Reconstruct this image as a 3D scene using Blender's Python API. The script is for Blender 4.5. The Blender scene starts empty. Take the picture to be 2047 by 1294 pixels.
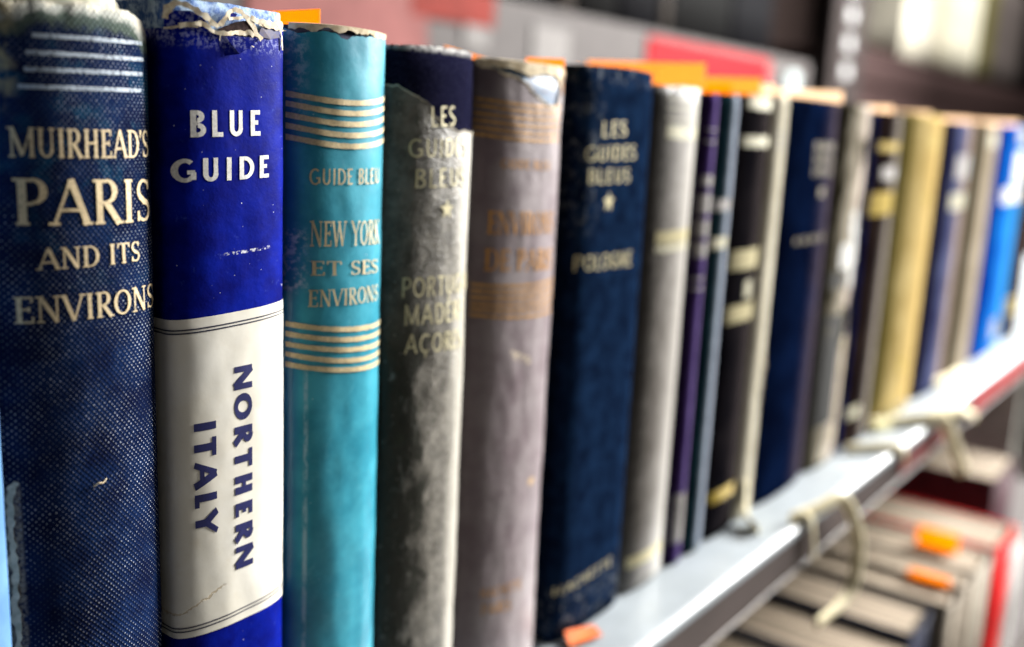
import bpy, math, random
from mathutils import Vector, Matrix, noise as mnoise
random.seed(7)
S = bpy.context.scene
COL = S.collection

# ------------------------------------------------------------ camera, world, lamps, exposure
cam = bpy.data.cameras.new('camera')
cam.sensor_width = 36.0
cam.lens = 34.65
cam.clip_start = 0.002
cam.clip_end = 60
cam.dof.use_dof = True
cam.dof.focus_distance = 0.176
cam.dof.aperture_fstop = 8.2
cam.dof.aperture_blades = 0
co = bpy.data.objects.new('camera', cam)
COL.objects.link(co)
rx, dn, fw = [(0.603586, -0.795894, 0.047302), (-0.128983, -0.156019, -0.979296), (0.786796, 0.584988, -0.196828)]
M = Matrix.Identity(4)
for i in range(3):
    M[i][0] = rx[i]
    M[i][1] = -dn[i]
    M[i][2] = -fw[i]
M.translation = Vector((0.0, -0.1448, 0.1496))
co.matrix_world = M
S.camera = co

W = bpy.data.worlds.new('World')
S.world = W
W.use_nodes = True
bg = W.node_tree.nodes['Background']
bg.inputs['Color'].default_value = (0.93, 0.97, 1.0, 1)
bg.inputs['Strength'].default_value = 0.03


def lamp(name, loc, target, sx, sy, power, color):
    l = bpy.data.lights.new(name, 'AREA')
    l.shape = 'RECTANGLE'
    l.size, l.size_y = sx, sy
    l.energy = power
    l.color = color
    o = bpy.data.objects.new(name, l)
    COL.objects.link(o)
    o.location = loc
    o.rotation_euler = (Vector(target) - Vector(loc)).to_track_quat('-Z', 'Y').to_euler()
    o['kind'] = 'helper'
    return o


lamp('ceiling_lamp', (2.60, -0.62, 1.05), (0.25, 0.0, 0.06), 0.9, 0.8, 315, (1.0, 0.985, 0.955))
lamp('front_fill', (0.60, -0.80, 1.10), (0.30, 0.0, 0.02), 0.8, 0.35, 2.0, (1.0, 0.98, 0.96))  # unseen fill light added to lift the middle of the spines
lamp('background_fill', (3.5, -0.25, 1.5), (3.4, 0.8, 0.5), 1.2, 0.4, 55, (1.0, 0.97, 0.93))  # unseen fill light added to brighten the pale books behind

S.view_settings.view_transform = 'Standard'
S.view_settings.look = 'None'
S.view_settings.exposure = 0.12
S.view_settings.gamma = 1.0
S.view_settings.use_curve_mapping = False
try:
    S.cycles.use_denoising = True
    S.cycles.max_bounces = 8
except Exception:
    pass


# ------------------------------------------------------------ node helpers (coordinates in millimetres)
class G:
    def __init__(self, name, rough=0.6, spec=0.4, metal=0.0):
        self.mat = bpy.data.materials.new(name)
        self.mat.use_nodes = True
        self.nt = self.mat.node_tree
        self.b = self.nt.nodes['Principled BSDF']
        self.out = self.nt.nodes['Material Output']
        self.b.inputs['Roughness'].default_value = rough
        self.b.inputs['Specular IOR Level'].default_value = spec
        self.b.inputs['Metallic'].default_value = metal
        tc = self.nt.nodes.new('ShaderNodeTexCoord')
        vm = self.nt.nodes.new('ShaderNodeVectorMath')
        vm.operation = 'SCALE'
        self.nt.links.new(tc.outputs['Object'], vm.inputs[0])
        vm.inputs['Scale'].default_value = 1000.0
        self.v = vm.outputs[0]
        sp = self.nt.nodes.new('ShaderNodeSeparateXYZ')
        self.nt.links.new(self.v, sp.inputs[0])
        self.x, self.y, self.z = sp.outputs

    def link(self, a, s):
        if hasattr(a, 'is_output'):
            self.nt.links.new(a, s)
        else:
            s.default_value = a

    def m(self, op, a, b=0.0, clamp=False):
        n = self.nt.nodes.new('ShaderNodeMath')
        n.operation = op
        n.use_clamp = clamp
        self.link(a, n.inputs[0])
        self.link(b, n.inputs[1])
        return n.outputs[0]

    def vec(self, sx=1, sy=1, sz=1, off=(0, 0, 0)):
        n = self.nt.nodes.new('ShaderNodeMapping')
        self.nt.links.new(self.v, n.inputs['Vector'])
        n.inputs['Scale'].default_value = (sx, sy, sz)
        n.inputs['Location'].default_value = off
        return n.outputs[0]

    def noise(self, size, detail=4, rough=0.6, st=(1, 1, 1), off=(0, 0, 0), dist=0.0):
        n = self.nt.nodes.new('ShaderNodeTexNoise')
        self.nt.links.new(self.vec(*[k / size for k in st], off), n.inputs['Vector'])
        n.inputs['Scale'].default_value = 1.0
        n.inputs['Detail'].default_value = detail
        n.inputs['Roughness'].default_value = rough
        n.inputs['Distortion'].default_value = dist
        return n.outputs['Fac']

    def vor(self, size, st=(1, 1, 1), off=(0, 0, 0), feature='F1'):
        n = self.nt.nodes.new('ShaderNodeTexVoronoi')
        n.feature = feature
        self.nt.links.new(self.vec(*[k / size for k in st], off), n.inputs['Vector'])
        n.inputs['Scale'].default_value = 1.0
        return n

    def step(self, a, lo, hi):
        n = self.nt.nodes.new('ShaderNodeMapRange')
        n.interpolation_type = 'SMOOTHSTEP'
        self.link(a, n.inputs['Value'])
        if lo <= hi:
            n.inputs['From Min'].default_value = lo
            n.inputs['From Max'].default_value = hi
        else:
            n.inputs['From Min'].default_value = hi
            n.inputs['From Max'].default_value = lo
            n.inputs['To Min'].default_value = 1.0
            n.inputs['To Max'].default_value = 0.0
        return n.outputs['Result']

    def mix(self, f, a, b):
        n = self.nt.nodes.new('ShaderNodeMix')
        n.data_type = 'RGBA'
        self.link(f, n.inputs[0])
        for s, k in ((n.inputs[6], a), (n.inputs[7], b)):
            if hasattr(k, 'is_output'):
                self.nt.links.new(k, s)
            else:
                s.default_value = (*k, 1)
        return n.outputs[2]

    def band(self, a, c, w, soft):
        d = self.m('ABSOLUTE', self.m('SUBTRACT', a, c))
        return self.step(d, w + soft, w)

    def specks(self, size, density, r, off=(0, 0, 0)):
        v = self.vor(size, off=off)
        near = self.step(v.outputs['Distance'], r, r * 0.5)
        sp = self.nt.nodes.new('ShaderNodeSeparateColor')
        self.nt.links.new(v.outputs['Color'], sp.inputs[0])
        pick = self.step(sp.outputs[0], 1 - density, 1 - density + 0.03)
        return self.m('MULTIPLY', near, pick)

    def bump(self, h, dist, strength=0.5):
        n = self.nt.nodes.new('ShaderNodeBump')
        n.inputs['Distance'].default_value = dist / 1000.0
        n.inputs['Strength'].default_value = strength
        self.link(h, n.inputs['Height'])
        self.nt.links.new(n.outputs[0], self.b.inputs['Normal'])

    def color(self, c):
        if hasattr(c, 'is_output'):
            self.nt.links.new(c, self.b.inputs['Base Color'])
        else:
            self.b.inputs['Base Color'].default_value = (*c, 1)

    def rough(self, s):
        self.link(s, self.b.inputs['Roughness'])

    def translucent(self, c, f):
        t = self.nt.nodes.new('ShaderNodeBsdfTranslucent')
        t.inputs['Color'].default_value = (*c, 1)
        x = self.nt.nodes.new('ShaderNodeMixShader')
        x.inputs[0].default_value = f
        self.nt.links.new(self.b.outputs[0], x.inputs[1])
        self.nt.links.new(t.outputs[0], x.inputs[2])
        self.nt.links.new(x.outputs[0], self.out.inputs['Surface'])

    def holes(self, f):
        """f = 0 where the foil has rubbed off"""
        t = self.nt.nodes.new('ShaderNodeBsdfTransparent')
        x = self.nt.nodes.new('ShaderNodeMixShader')
        self.link(f, x.inputs[0])
        self.nt.links.new(t.outputs[0], x.inputs[1])
        self.nt.links.new(self.b.outputs[0], x.inputs[2])
        self.nt.links.new(x.outputs[0], self.out.inputs['Surface'])


def plain(name, c, rough=0.6, spec=0.4, metal=0.0, var=0.25, size=6.0, c2=None):
    g = G(name, rough, spec, metal)
    d = c2 or tuple(k * (1 - var) for k in c)
    n = g.noise(size, 5)
    g.color(g.mix(g.step(n, 0.35, 0.65), d, c))
    g.bump(g.noise(0.5, 3), 0.08, 0.25)
    return g.mat


# ------------------------------------------------------------ mesh helpers
def link_mesh(name, vs, fs, material, parent=None, smooth=False):
    me = bpy.data.meshes.new(name)
    me.from_pydata([tuple(v) for v in vs], [], fs)
    me.update()
    if smooth:
        for p in me.polygons:
            p.use_smooth = True
    if material:
        me.materials.append(material)
    o = bpy.data.objects.new(name, me)
    COL.objects.link(o)
    if parent:
        o.parent = parent
    return o


def tag(o, label=None, cat=None, group=None, kind=None):
    if label:
        o['label'] = label
    if cat:
        o['category'] = cat
    if group:
        o['group'] = group
    if kind:
        o['kind'] = kind
    return o


def empty(name, loc, label, cat, group=None, rz=0):
    e = bpy.data.objects.new(name, None)
    e.empty_display_size = 0.02
    COL.objects.link(e)
    e.location = loc
    e.rotation_euler = (0, 0, rz)
    return tag(e, label, cat, group)


def box_data(x0, x1, y0, y1, z0, z1, vs, fs):
    b = len(vs)
    vs += [(x0, y0, z0), (x1, y0, z0), (x1, y1, z0), (x0, y1, z0), (x0, y0, z1), (x1, y0, z1), (x1, y1, z1), (x0, y1, z1)]
    for q in ((0, 3, 2, 1), (4, 5, 6, 7), (0, 1, 5, 4), (1, 2, 6, 5), (2, 3, 7, 6), (3, 0, 4, 7)):
        fs.append(tuple(b + i for i in q))


def box(name, x0, x1, y0, y1, z0, z1, material, parent=None, bevel=0.0):
    vs, fs = [], []
    box_data(x0, x1, y0, y1, z0, z1, vs, fs)
    o = link_mesh(name, vs, fs, material, parent)
    if bevel:
        md = o.modifiers.new('bevel', 'BEVEL')
        md.width = bevel
        md.segments = 3
    return o


def tube(name, pts, r, material, parent=None, flat=1.0, n=10, ref=(0.3, -1, 0.2)):
    """a cord or tape through smoothed points"""
    P = [Vector(p) for p in pts]
    sm = []
    for i in range(len(P) - 1):
        a, b, c, d = P[max(i - 1, 0)], P[i], P[i + 1], P[min(i + 2, len(P) - 1)]
        for k in range(8):
            t = k / 8
            sm.append(0.5 * ((2 * b) + (c - a) * t + (2 * a - 5 * b + 4 * c - d) * t * t + (3 * b - a - 3 * c + d) * t ** 3))
    sm.append(P[-1])
    vs, fs = [], []
    ref = Vector(ref).normalized()
    for i, p in enumerate(sm):
        t = (sm[min(i + 1, len(sm) - 1)] - sm[max(i - 1, 0)]).normalized()
        u = t.cross(ref)
        u = u.normalized() if u.length > 1e-6 else Vector((1, 0, 0))
        w = u.cross(t).normalized()
        wob = 1 + 0.12 * mnoise.noise(p * 150)
        for k in range(n):
            a = 2 * math.pi * k / n
            vs.append(p + u * math.cos(a) * r * wob + w * math.sin(a) * r * flat * wob)
    for i in range(len(sm) - 1):
        for k in range(n):
            fs.append((i * n + k, i * n + (k + 1) % n, (i + 1) * n + (k + 1) % n, (i + 1) * n + k))
    fs.append(tuple(range(n))[::-1])
    fs.append(tuple(range((len(sm) - 1) * n, len(sm) * n)))
    return link_mesh(name, vs, fs, material, parent, True)


# ------------------------------------------------------------ lettering: capitals drawn as strokes
def arc(cx, cy, rx_, ry_, a0, a1, T, t, n=14):
    out = []
    for i in range(n + 1):
        a = math.radians(a0 + (a1 - a0) * i / n)
        out.append((cx + rx_ * math.cos(a), cy + ry_ * math.sin(a), t + (T - t) * math.cos(a) ** 2))
    return out


def glyph(ch, T, t, ser):
    """strokes of a capital letter in a box one unit high; returns width, strokes, serif feet"""
    L = lambda x0, y0, x1, y1, w: [(x0, y0, w), (x1, y1, w)]
    h = T / 2
    q = t / 2
    acc = None
    if ch == 'È':
        ch, acc = 'E', 'grave'
    if ch == 'Ç':
        ch, acc = 'C', 'cedilla'
    F = []
    if ch == ' ':
        return 0.36, [], []
    if ch == "'":
        return 0.16, [[(0.08, 1.0, T), (0.06, 0.72, T * 0.4)]], []
    if ch == 'A':
        w, s = 0.86, [L(0.07, 0, 0.43, 1, t), L(0.43, 1, 0.79, 0, T), L(0.2, 0.33, 0.66, 0.33, t)]
        F = [(0.07, 0), (0.79, 0)]
    elif ch == 'B':
        w, s = 0.66, [L(0.1 + h, 0, 0.1 + h, 1, T), L(0.1, 1 - q, 0.36, 1 - q, t), L(0.1, 0.53, 0.38, 0.53, t), L(0.1, q, 0.38, q, t),
                      arc(0.34, 0.765, 0.21 - h * .4, 0.235 - q, -90, 90, T, t), arc(0.36, 0.265, 0.25 - h * .4, 0.265 - q, -90, 90, T, t)]
        F = [(0.1 + h * 0.6, 0), (0.1 + h * 0.6, 1)]
    elif ch == 'C':
        w, s = 0.76, [arc(0.43, 0.5, 0.37 - h * .5, 0.5 - q, 48, 312, T, t, 24)]
        if ser:
            s.append(L(0.68, 0.98, 0.68, 0.72, t))
    elif ch == 'D':
        w, s = 0.8, [L(0.1 + h, 0, 0.1 + h, 1, T), L(0.1, 1 - q, 0.36, 1 - q, t), L(0.1, q, 0.36, q, t), arc(0.34, 0.5, 0.4 - h * .5, 0.5 - q, -90, 90, T, t, 20)]
        F = [(0.1 + h * 0.6, 0), (0.1 + h * 0.6, 1)]
    elif ch == 'E':
        w, s = 0.62, [L(0.1 + h, 0, 0.1 + h, 1, T), L(0.1, 1 - q, 0.55, 1 - q, t), L(0.1, 0.52, 0.46, 0.52, t), L(0.1, q, 0.57, q, t)]
        F = [(0.1 + h * 0.6, 0), (0.1 + h * 0.6, 1)]
        if ser:
            s += [L(0.55, 1, 0.55, 0.78, t), L(0.57, 0, 0.57, 0.24, t), L(0.46, 0.42, 0.46, 0.62, t)]
    elif ch == 'G':
        w, s = 0.82, [arc(0.43, 0.5, 0.37 - h * .5, 0.5 - q, 48, 318, T, t, 24), L(0.72, 0.42, 0.72, 0.1, T), L(0.5, 0.42, 0.78, 0.42, t)]
        if ser:
            s.append(L(0.68, 0.98, 0.68, 0.74, t))
    elif ch == 'H':
        w, s = 0.82, [L(0.1 + h, 0, 0.1 + h, 1, T), L(0.72 - h, 0, 0.72 - h, 1, T), L(0.1, 0.52, 0.72, 0.52, t)]
        F = [(0.1 + h, 0), (0.1 + h, 1), (0.72 - h, 0), (0.72 - h, 1)]
    elif ch == 'I':
        w, s = 0.2 + T, [L(0.1 + h, 0, 0.1 + h, 1, T)]
        F = [(0.1 + h, 0), (0.1 + h, 1)]
    elif ch == 'K':
        w, s = 0.76, [L(0.1 + h, 0, 0.1 + h, 1, T), L(0.16, 0.4, 0.66, 1, t), L(0.32, 0.58, 0.68, 0, T)]
        F = [(0.1 + h, 0), (0.1 + h, 1), (0.66, 1), (0.68, 0)]
    elif ch == 'L':
        w, s = 0.58, [L(0.1 + h, 0, 0.1 + h, 1, T), L(0.1, q, 0.54, q, t)]
        F = [(0.1 + h, 0), (0.1 + h, 1)]
        if ser:
            s.append(L(0.54, 0, 0.54, 0.26, t))
    elif ch == 'M':
        w, s = 0.98, [L(0.13, 0, 0.13, 1, t), L(0.13, 1, 0.49, 0.06, T), L(0.49, 0.06, 0.85, 1, t), L(0.85, 0, 0.85, 1, T)]
        F = [(0.13, 0), (0.1, 1), (0.85, 0), (0.88, 1)]
    elif ch == 'N':
        w, s = 0.84, [L(0.14, 0, 0.14, 1, t), L(0.14, 1, 0.7, 0, T), L(0.7, 0, 0.7, 1, t)]
        F = [(0.14, 0), (0.11, 1), (0.7, 1)]
    elif ch == 'O':
        w, s = 0.88, [arc(0.44, 0.5, 0.38 - h * .5, 0.5 - q, 0, 360, T, t, 30)]
    elif ch == 'P':
        w, s = 0.64, [L(0.1 + h, 0, 0.1 + h, 1, T), L(0.1, 1 - q, 0.36, 1 - q, t), L(0.1, 0.46, 0.36, 0.46, t), arc(0.35, 0.73, 0.25 - h * .4, 0.27 - q * .6, -90, 90, T, t)]
        F = [(0.1 + h, 0), (0.1 + h * 0.6, 1)]
    elif ch == 'R':
        w, s = 0.74, [L(0.1 + h, 0, 0.1 + h, 1, T), L(0.1, 1 - q, 0.36, 1 - q, t), L(0.1, 0.48, 0.38, 0.48, t), arc(0.36, 0.74, 0.24 - h * .4, 0.26 - q * .6, -90, 90, T, t), L(0.34, 0.48, 0.68, 0, T)]
        F = [(0.1 + h, 0), (0.1 + h * 0.6, 1), (0.68, 0)]
    elif ch == 'S':
        pts = []
        for i in range(29):
            k = i / 28
            if k < 0.5:
                a = math.radians(35 + (270 - 35) * k * 2)
                pts.append((0.29 + 0.19 * math.cos(a), 0.745 + (0.255 - q) * math.sin(a), t + (T - t) * (k * 2) ** 2))
            else:
                a = math.radians(90 - (235) * (k - 0.5) * 2)
                pts.append((0.29 + 0.22 * math.cos(a), 0.255 + (0.255 - q) * math.sin(a) - 0.0, t + (T - t) * (2 - k * 2) ** 2))
        w, s = 0.58, [pts]
        if ser:
            s += [L(0.47, 0.98, 0.47, 0.76, t), L(0.09, 0.02, 0.09, 0.26, t)]
    elif ch == 'T':
        w, s = 0.72, [L(0.36, 0, 0.36, 1, T), L(0.05, 1 - q, 0.67, 1 - q, t)]
        F = [(0.36, 0)]
        if ser:
            s += [L(0.06, 1, 0.06, 0.76, t), L(0.66, 1, 0.66, 0.76, t)]
    elif ch == 'U':
        w, s = 0.8, [[(0.1 + h, 1, T), (0.1 + h, 0.32, T)] + arc(0.4, 0.32, 0.3 - h, 0.32 - q, 180, 360, T if not ser else T * .8, t)[1:] + [(0.7 - h, 0.34, t), (0.7 - h, 1, t)]]
        F = [(0.1 + h, 1), (0.7 - h, 1)]
    elif ch == 'V':
        w, s = 0.82, [L(0.06, 1, 0.42, 0, T), L(0.42, 0, 0.76, 1, t)]
        F = [(0.06, 1), (0.76, 1)]
    elif ch == 'W':
        w, s = 1.14, [L(0.06, 1, 0.33, 0, T), L(0.33, 0, 0.57, 0.95, t), L(0.57, 0.95, 0.82, 0, T), L(0.82, 0, 1.08, 1, t)]
        F = [(0.06, 1), (1.08, 1), (0.57, 1)]
    elif ch == 'Y':
        w, s = 0.78, [L(0.05, 1, 0.39, 0.46, T), L(0.73, 1, 0.39, 0.46, t), L(0.39, 0, 0.39, 0.48, T)]
        F = [(0.05, 1), (0.73, 1), (0.39, 0)]
    else:
        return 0.4, [], []
    if acc == 'grave':
        s.append([(0.24, 1.26, t * 1.3), (0.42, 1.08, t * 0.8)])
    if acc == 'cedilla':
        s.append([(0.44, 0.02, t), (0.5, -0.12, t), (0.4, -0.22, t)])
    if ser:
        e = 0.03
        for fx, fy in F:
            yy = e if fy == 0 else 1 - e
            s.append([(fx - 0.12, yy, 0.06), (fx + 0.12, yy, 0.06)])
    return w, s, F


FONTS = {'serif': (0.15, 0.07, True, 0.05), 'semi': (0.15, 0.10, False, 0.06), 'sans': (0.12, 0.105, False, 0.10), 'bold': (0.2, 0.175, False, 0.16), 'heavy': (0.25, 0.20, False, 0.10)}


def ribbon(pts, vs, fs, mapper, lift):
    """flat stroke of varying width through (u, v, w) points"""
    dense = [pts[0]]
    for a, b in zip(pts, pts[1:]):
        d = math.hypot(b[0] - a[0], b[1] - a[1])
        n = max(1, int(d / 0.16))
        for k in range(1, n + 1):
            f = k / n
            dense.append(tuple(a[i] + (b[i] - a[i]) * f for i in range(3)))
    base = len(vs)
    for i, p in enumerate(dense):
        a, b = dense[max(i - 1, 0)], dense[min(i + 1, len(dense) - 1)]
        dx, dy = b[0] - a[0], b[1] - a[1]
        l = math.hypot(dx, dy) or 1
        nx, ny = -dy / l * p[2] / 2, dx / l * p[2] / 2
        vs.append(mapper(p[0] + nx, p[1] + ny, lift))
        vs.append(mapper(p[0] - nx, p[1] - ny, lift))
    for i in range(len(dense) - 1):
        b = base + 2 * i
        fs.append((b, b + 1, b + 3, b + 2))


def lay_text(text, font, mapper_for_width, vs, fs):
    T, t, ser, gap = FONTS[font]
    items, u = [], 0.0
    for ch in text:
        w, s, _ = glyph(ch, T, t, ser)
        items.append((u, s))
        u += w + gap
    W_ = u - gap
    mp = mapper_for_width(W_)
    k = 0
    for u0, s in items:
        for st in s:
            ribbon([(p[0] + u0, p[1], p[2]) for p in st], vs, fs, mp, k)
            k += 1


# ------------------------------------------------------------ books
class Spine:
    """plan of a rounded spine: x across (0..w), y set back from the front"""

    def __init__(self, w, s, p):
        self.w, self.s, self.p = w, s, p
        self.warp, self.seed, self.lay = 0.0, 0, 0.0

    def dent(self, x, y, z):
        """slow unevenness of the outermost covering"""
        d = self.warp * mnoise.noise(Vector((x * 90 + self.seed * 7, z * 40, y * 90))) + self.warp * 0.5 * mnoise.noise(Vector((x * 260 + self.seed * 3, z * 160, self.seed)))
        return min(d, self.lay * 0.7) if self.lay > 0 else d

    def face(self, x, z, off):
        return self.at(x, self.lay + off) + self.dent(x, self.at(x, self.lay), z)

    def at(self, x, o):
        a = self.w / 2
        t = min(abs((min(max(x, 0.0), self.w) - a) / (a + o)), 1.0)
        return self.s - (self.s + o) * (1 - t ** self.p) ** (1 / self.p)

    def y(self, x):
        a = self.w / 2
        t = min(abs((x - a) / a), 1.0)
        return self.s * (1 - (1 - t ** self.p) ** (1 / self.p))

    def outline(self, off=0.0, n=64):
        a = self.w / 2
        out = []
        for i in range(n + 1):
            th = math.pi * i / n
            c, s_ = math.cos(th), math.sin(th)
            xx = a - (a + off) * math.copysign(abs(c) ** (2 / self.p), c)
            yy = self.s - (self.s + off) * abs(s_) ** (2 / self.p)
            out.append((xx, yy))
        return out


def make_cover(name, sp, H, depth, material, parent, off=0.0, top=None, z0=0.0, thick=0.0018, rows=28, warp=0.00012, seed=0, nx=64, back=True, xlo=None, xhi=None):
    """case or jacket wrapped round the spine; top(x) gives the upper edge"""
    spn = sp.outline(off, nx)
    w, s = sp.w, sp.s
    sp.warp, sp.seed, sp.lay = warp, seed, off
    if back:
        pts = [(0.0002 - off, depth), (0.0002 - off, s + 0.010), (0.0009 - off, s + 0.005)] + spn + [(w - 0.0009 + off, s + 0.005), (w - 0.0002 + off, s + 0.010), (w - 0.0002 + off, depth)]
    else:
        pts = spn
    vs, fs = [], []
    n = len(pts)
    for r in range(rows + 1):
        f = r / rows
        for i, (x, y) in enumerate(pts):
            zt = top(x) if top else H
            z = z0 + (zt - z0) * f
            d = sp.dent(x, y, z)
            yy = y + (d if y < s + 0.001 else 0)
            roll = max(0.0, (z - (zt - 0.0022)) / 0.0022) if y < s else 0.0
            yy += (0.0004 if thick else 0.0) * roll * roll
            vs.append((x, yy, z))
    for r in range(rows):
        for i in range(n - 1):
            a = r * n + i
            fs.append((a, a + 1, a + n + 1, a + n))
    # inner skin
    if thick:
        b = len(vs)
        c = w / 2
        for r in (0, rows):
            for i, (x, y) in enumerate(pts):
                ox, oy, oz = vs[r * n + i]
                k = max(0.0, 1 - thick / c)
                vs.append((c + (ox - c) * k, min(oy + thick, depth), oz))
        for i in range(n - 1):
            fs.append((b + i, b + i + 1, i + 1, i))
            fs.append((b + n + i + 1, b + n + i, rows * n + i, rows * n + i + 1))
            fs.append((b + i + 1, b + i, b + n + i, b + n + i + 1))
    return link_mesh(name, vs, fs, material, parent, True)


def spine_map(sp, off):
    def f(x, z, k=0):
        xx = min(max(x, 0.0), sp.w)
        return (xx, sp.face(xx, z, off) - k * 2.5e-6, z)
    return f


def add_lines(name, sp, texts, stripes, material, parent, off, nudge=0.0):
    """lettering and ruled lines stamped on the spine, one mesh"""
    vs, fs = [], []
    mp = spine_map(sp, off)
    for text, font, x0, x1, z0, z1, h in texts:
        def mk(W_, x0=x0, x1=x1, z0=z0, z1=z1, h=h):
            return lambda u, v, k: mp(x0 + (x1 - x0) * u / W_, z0 + (z1 - z0) * u / W_ + h * v, k % 40)
        lay_text(text, font, mk, vs, fs)
    for pts, wd in stripes:
        # smooth curve through three points, drawn as a ribbon
        (xa, za), (xm, zm), (xb, zb) = pts
        n = 40
        b = len(vs)
        for i in range(n + 1):
            x = xa + (xb - xa) * i / n
            l0 = (x - xm) * (x - xb) / ((xa - xm) * (xa - xb))
            l1 = (x - xa) * (x - xb) / ((xm - xa) * (xm - xb))
            l2 = (x - xa) * (x - xm) / ((xb - xa) * (xb - xm))
            z = za * l0 + zm * l1 + zb * l2
            j = 1 + 0.18 * mnoise.noise(Vector((x * 700, z * 900, 3)))
            vs.append(mp(x, z + wd / 2 * j))
            vs.append(mp(x, z - wd / 2 * j))
        for i in range(n):
            fs.append((b + 2 * i, b + 2 * i + 1, b + 2 * i + 3, b + 2 * i + 2))
    return link_mesh(name, vs, fs, material, parent)


def star(name, sp, cx, cz, r, material, parent, off):
    mp = spine_map(sp, off)
    vs = [mp(cx, cz)]
    for i in range(10):
        a = math.pi / 2 + i * math.pi / 5
        q = r if i % 2 == 0 else r * 0.42
        vs.append(mp(cx + q * math.cos(a), cz + q * math.sin(a)))
    fs = [(0, 1 + i, 1 + (i + 1) % 10) for i in range(10)]
    return link_mesh(name, vs, fs, material, parent)


def interp(tab):
    tab = sorted(tab)

    def f(x):
        if x <= tab[0][0]:
            return tab[0][1]
        for (a, b), (c, d) in zip(tab, tab[1:]):
            if x <= c:
                return b + (d - b) * (x - a) / (c - a)
        return tab[-1][1]
    return f


def jag(tab, amp, fr, seed):
    f = interp(tab)
    return lambda x: f(x) + amp * mnoise.noise(Vector((x * fr, seed, 0.5))) + amp * 0.5 * mnoise.noise(Vector((x * fr * 3.1, seed, 1.5)))


def torn_rim(name, sp, edge, x0, x1, wd, material, parent, off, seed, up=0.0, rag=1.0):
    """ragged flat strip of bare paper core along a tear; edge(x) is the tear"""
    vs, fs = [], []
    n = int((x1 - x0) / 0.00012)
    for i in range(n + 1):
        x = x0 + (x1 - x0) * i / n
        z = edge(x)
        k = wd * max(0.15, 0.65 + rag * (0.9 * mnoise.noise(Vector((x * 380, seed, 0))) + 0.4 * mnoise.noise(Vector((x * 1300, seed, 4)))))
        vs.append((x, sp.face(x, z - k, off), z - k))
        vs.append((x, sp.face(x, z, off * 1.5), z + up))
        vs.append((x, sp.face(x, z, -0.0006), z + up + 0.0001))
    for i in range(n):
        b = 3 * i
        fs.append((b, b + 3, b + 4, b + 1))
        fs.append((b + 1, b + 4, b + 5, b + 2))
    return link_mesh(name, vs, fs, material, parent)


def flat_shred(name, sp, pts, wd, off, material, parent, seed, thick=0.00012):
    """narrow torn strip of paper lying on the spine, of uneven width; points in mm"""
    P = [(x / 1e3, z / 1e3) for x, z in pts]
    dense = []
    for i in range(len(P) - 1):
        a, b, c, d = P[max(i - 1, 0)], P[i], P[i + 1], P[min(i + 2, len(P) - 1)]
        for k in range(10):
            t = k / 10
            dense.append(tuple(0.5 * (2 * b[q] + (c[q] - a[q]) * t + (2 * a[q] - 5 * b[q] + 4 * c[q] - d[q]) * t * t + (3 * b[q] - a[q] - 3 * c[q] + d[q]) * t ** 3) for q in (0, 1)))
    dense.append(P[-1])
    vs, fs = [], []
    for i, (x, z) in enumerate(dense):
        a, b = dense[max(i - 1, 0)], dense[min(i + 1, len(dense) - 1)]
        l = math.hypot(b[0] - a[0], b[1] - a[1]) or 1
        nx_, nz_ = -(b[1] - a[1]) / l, (b[0] - a[0]) / l
        for sgn in (1, -1):
            k = wd * max(0.3, 0.75 + 0.8 * mnoise.noise(Vector((x * 900, z * 900, seed + sgn * 3))))
            X, Z = x + sgn * nx_ * k, z + sgn * nz_ * k
            lift = off + 0.00035 * abs(mnoise.noise(Vector((x * 350, z * 350, seed + 7))))
            vs.append((X, sp.face(X, Z, lift), Z))
    fs = [(2 * i, 2 * i + 2, 2 * i + 3, 2 * i + 1) for i in range(len(dense) - 1)]
    o = link_mesh(name, vs, fs, material, parent)
    sd = o.modifiers.new('thickness', 'SOLIDIFY')
    sd.thickness = thick
    return o


def page_block(sp, H, depth, parent, material, inset=0.0025):
    x0, x1 = 0.0022, sp.w - 0.0022
    if x1 - x0 < 0.001:
        x0, x1 = 0.0009, sp.w - 0.0009
    return box('page_block', x0, x1, sp.s + 0.0015, depth - 0.003, 0.002, H - inset, material, parent)


# ------------------------------------------------------------ shared materials
def pages_mat(name, c, stripe):
    g = G(name, 0.85, 0.2)
    n = g.noise(0.35, 2, st=(1, 0.02, 0.02))
    g.color(g.mix(g.step(n, 0.3, 0.7), tuple(k * stripe for k in c), c))
    return g.mat


M_pages = pages_mat('page_paper', (0.62, 0.55, 0.42), 0.7)
M_core = plain('torn_paper_core', (0.78, 0.68, 0.50), 0.85, 0.15, c2=(0.55, 0.44, 0.28), size=1.3)


def foil(name, c, wear, size=0.9, lo=0.42, rough=0.45, metal=0.25, st=(1, 1, 1)):
    g = G(name, rough, 0.5, metal)
    n = g.noise(size, 5, 0.7, st=st)
    g.color(g.mix(g.step(n, 0.35, 0.7), tuple(k * 0.72 for k in c), c))
    if wear > 0:
        g.holes(g.step(n, lo, lo + wear))
    return g.mat


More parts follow.
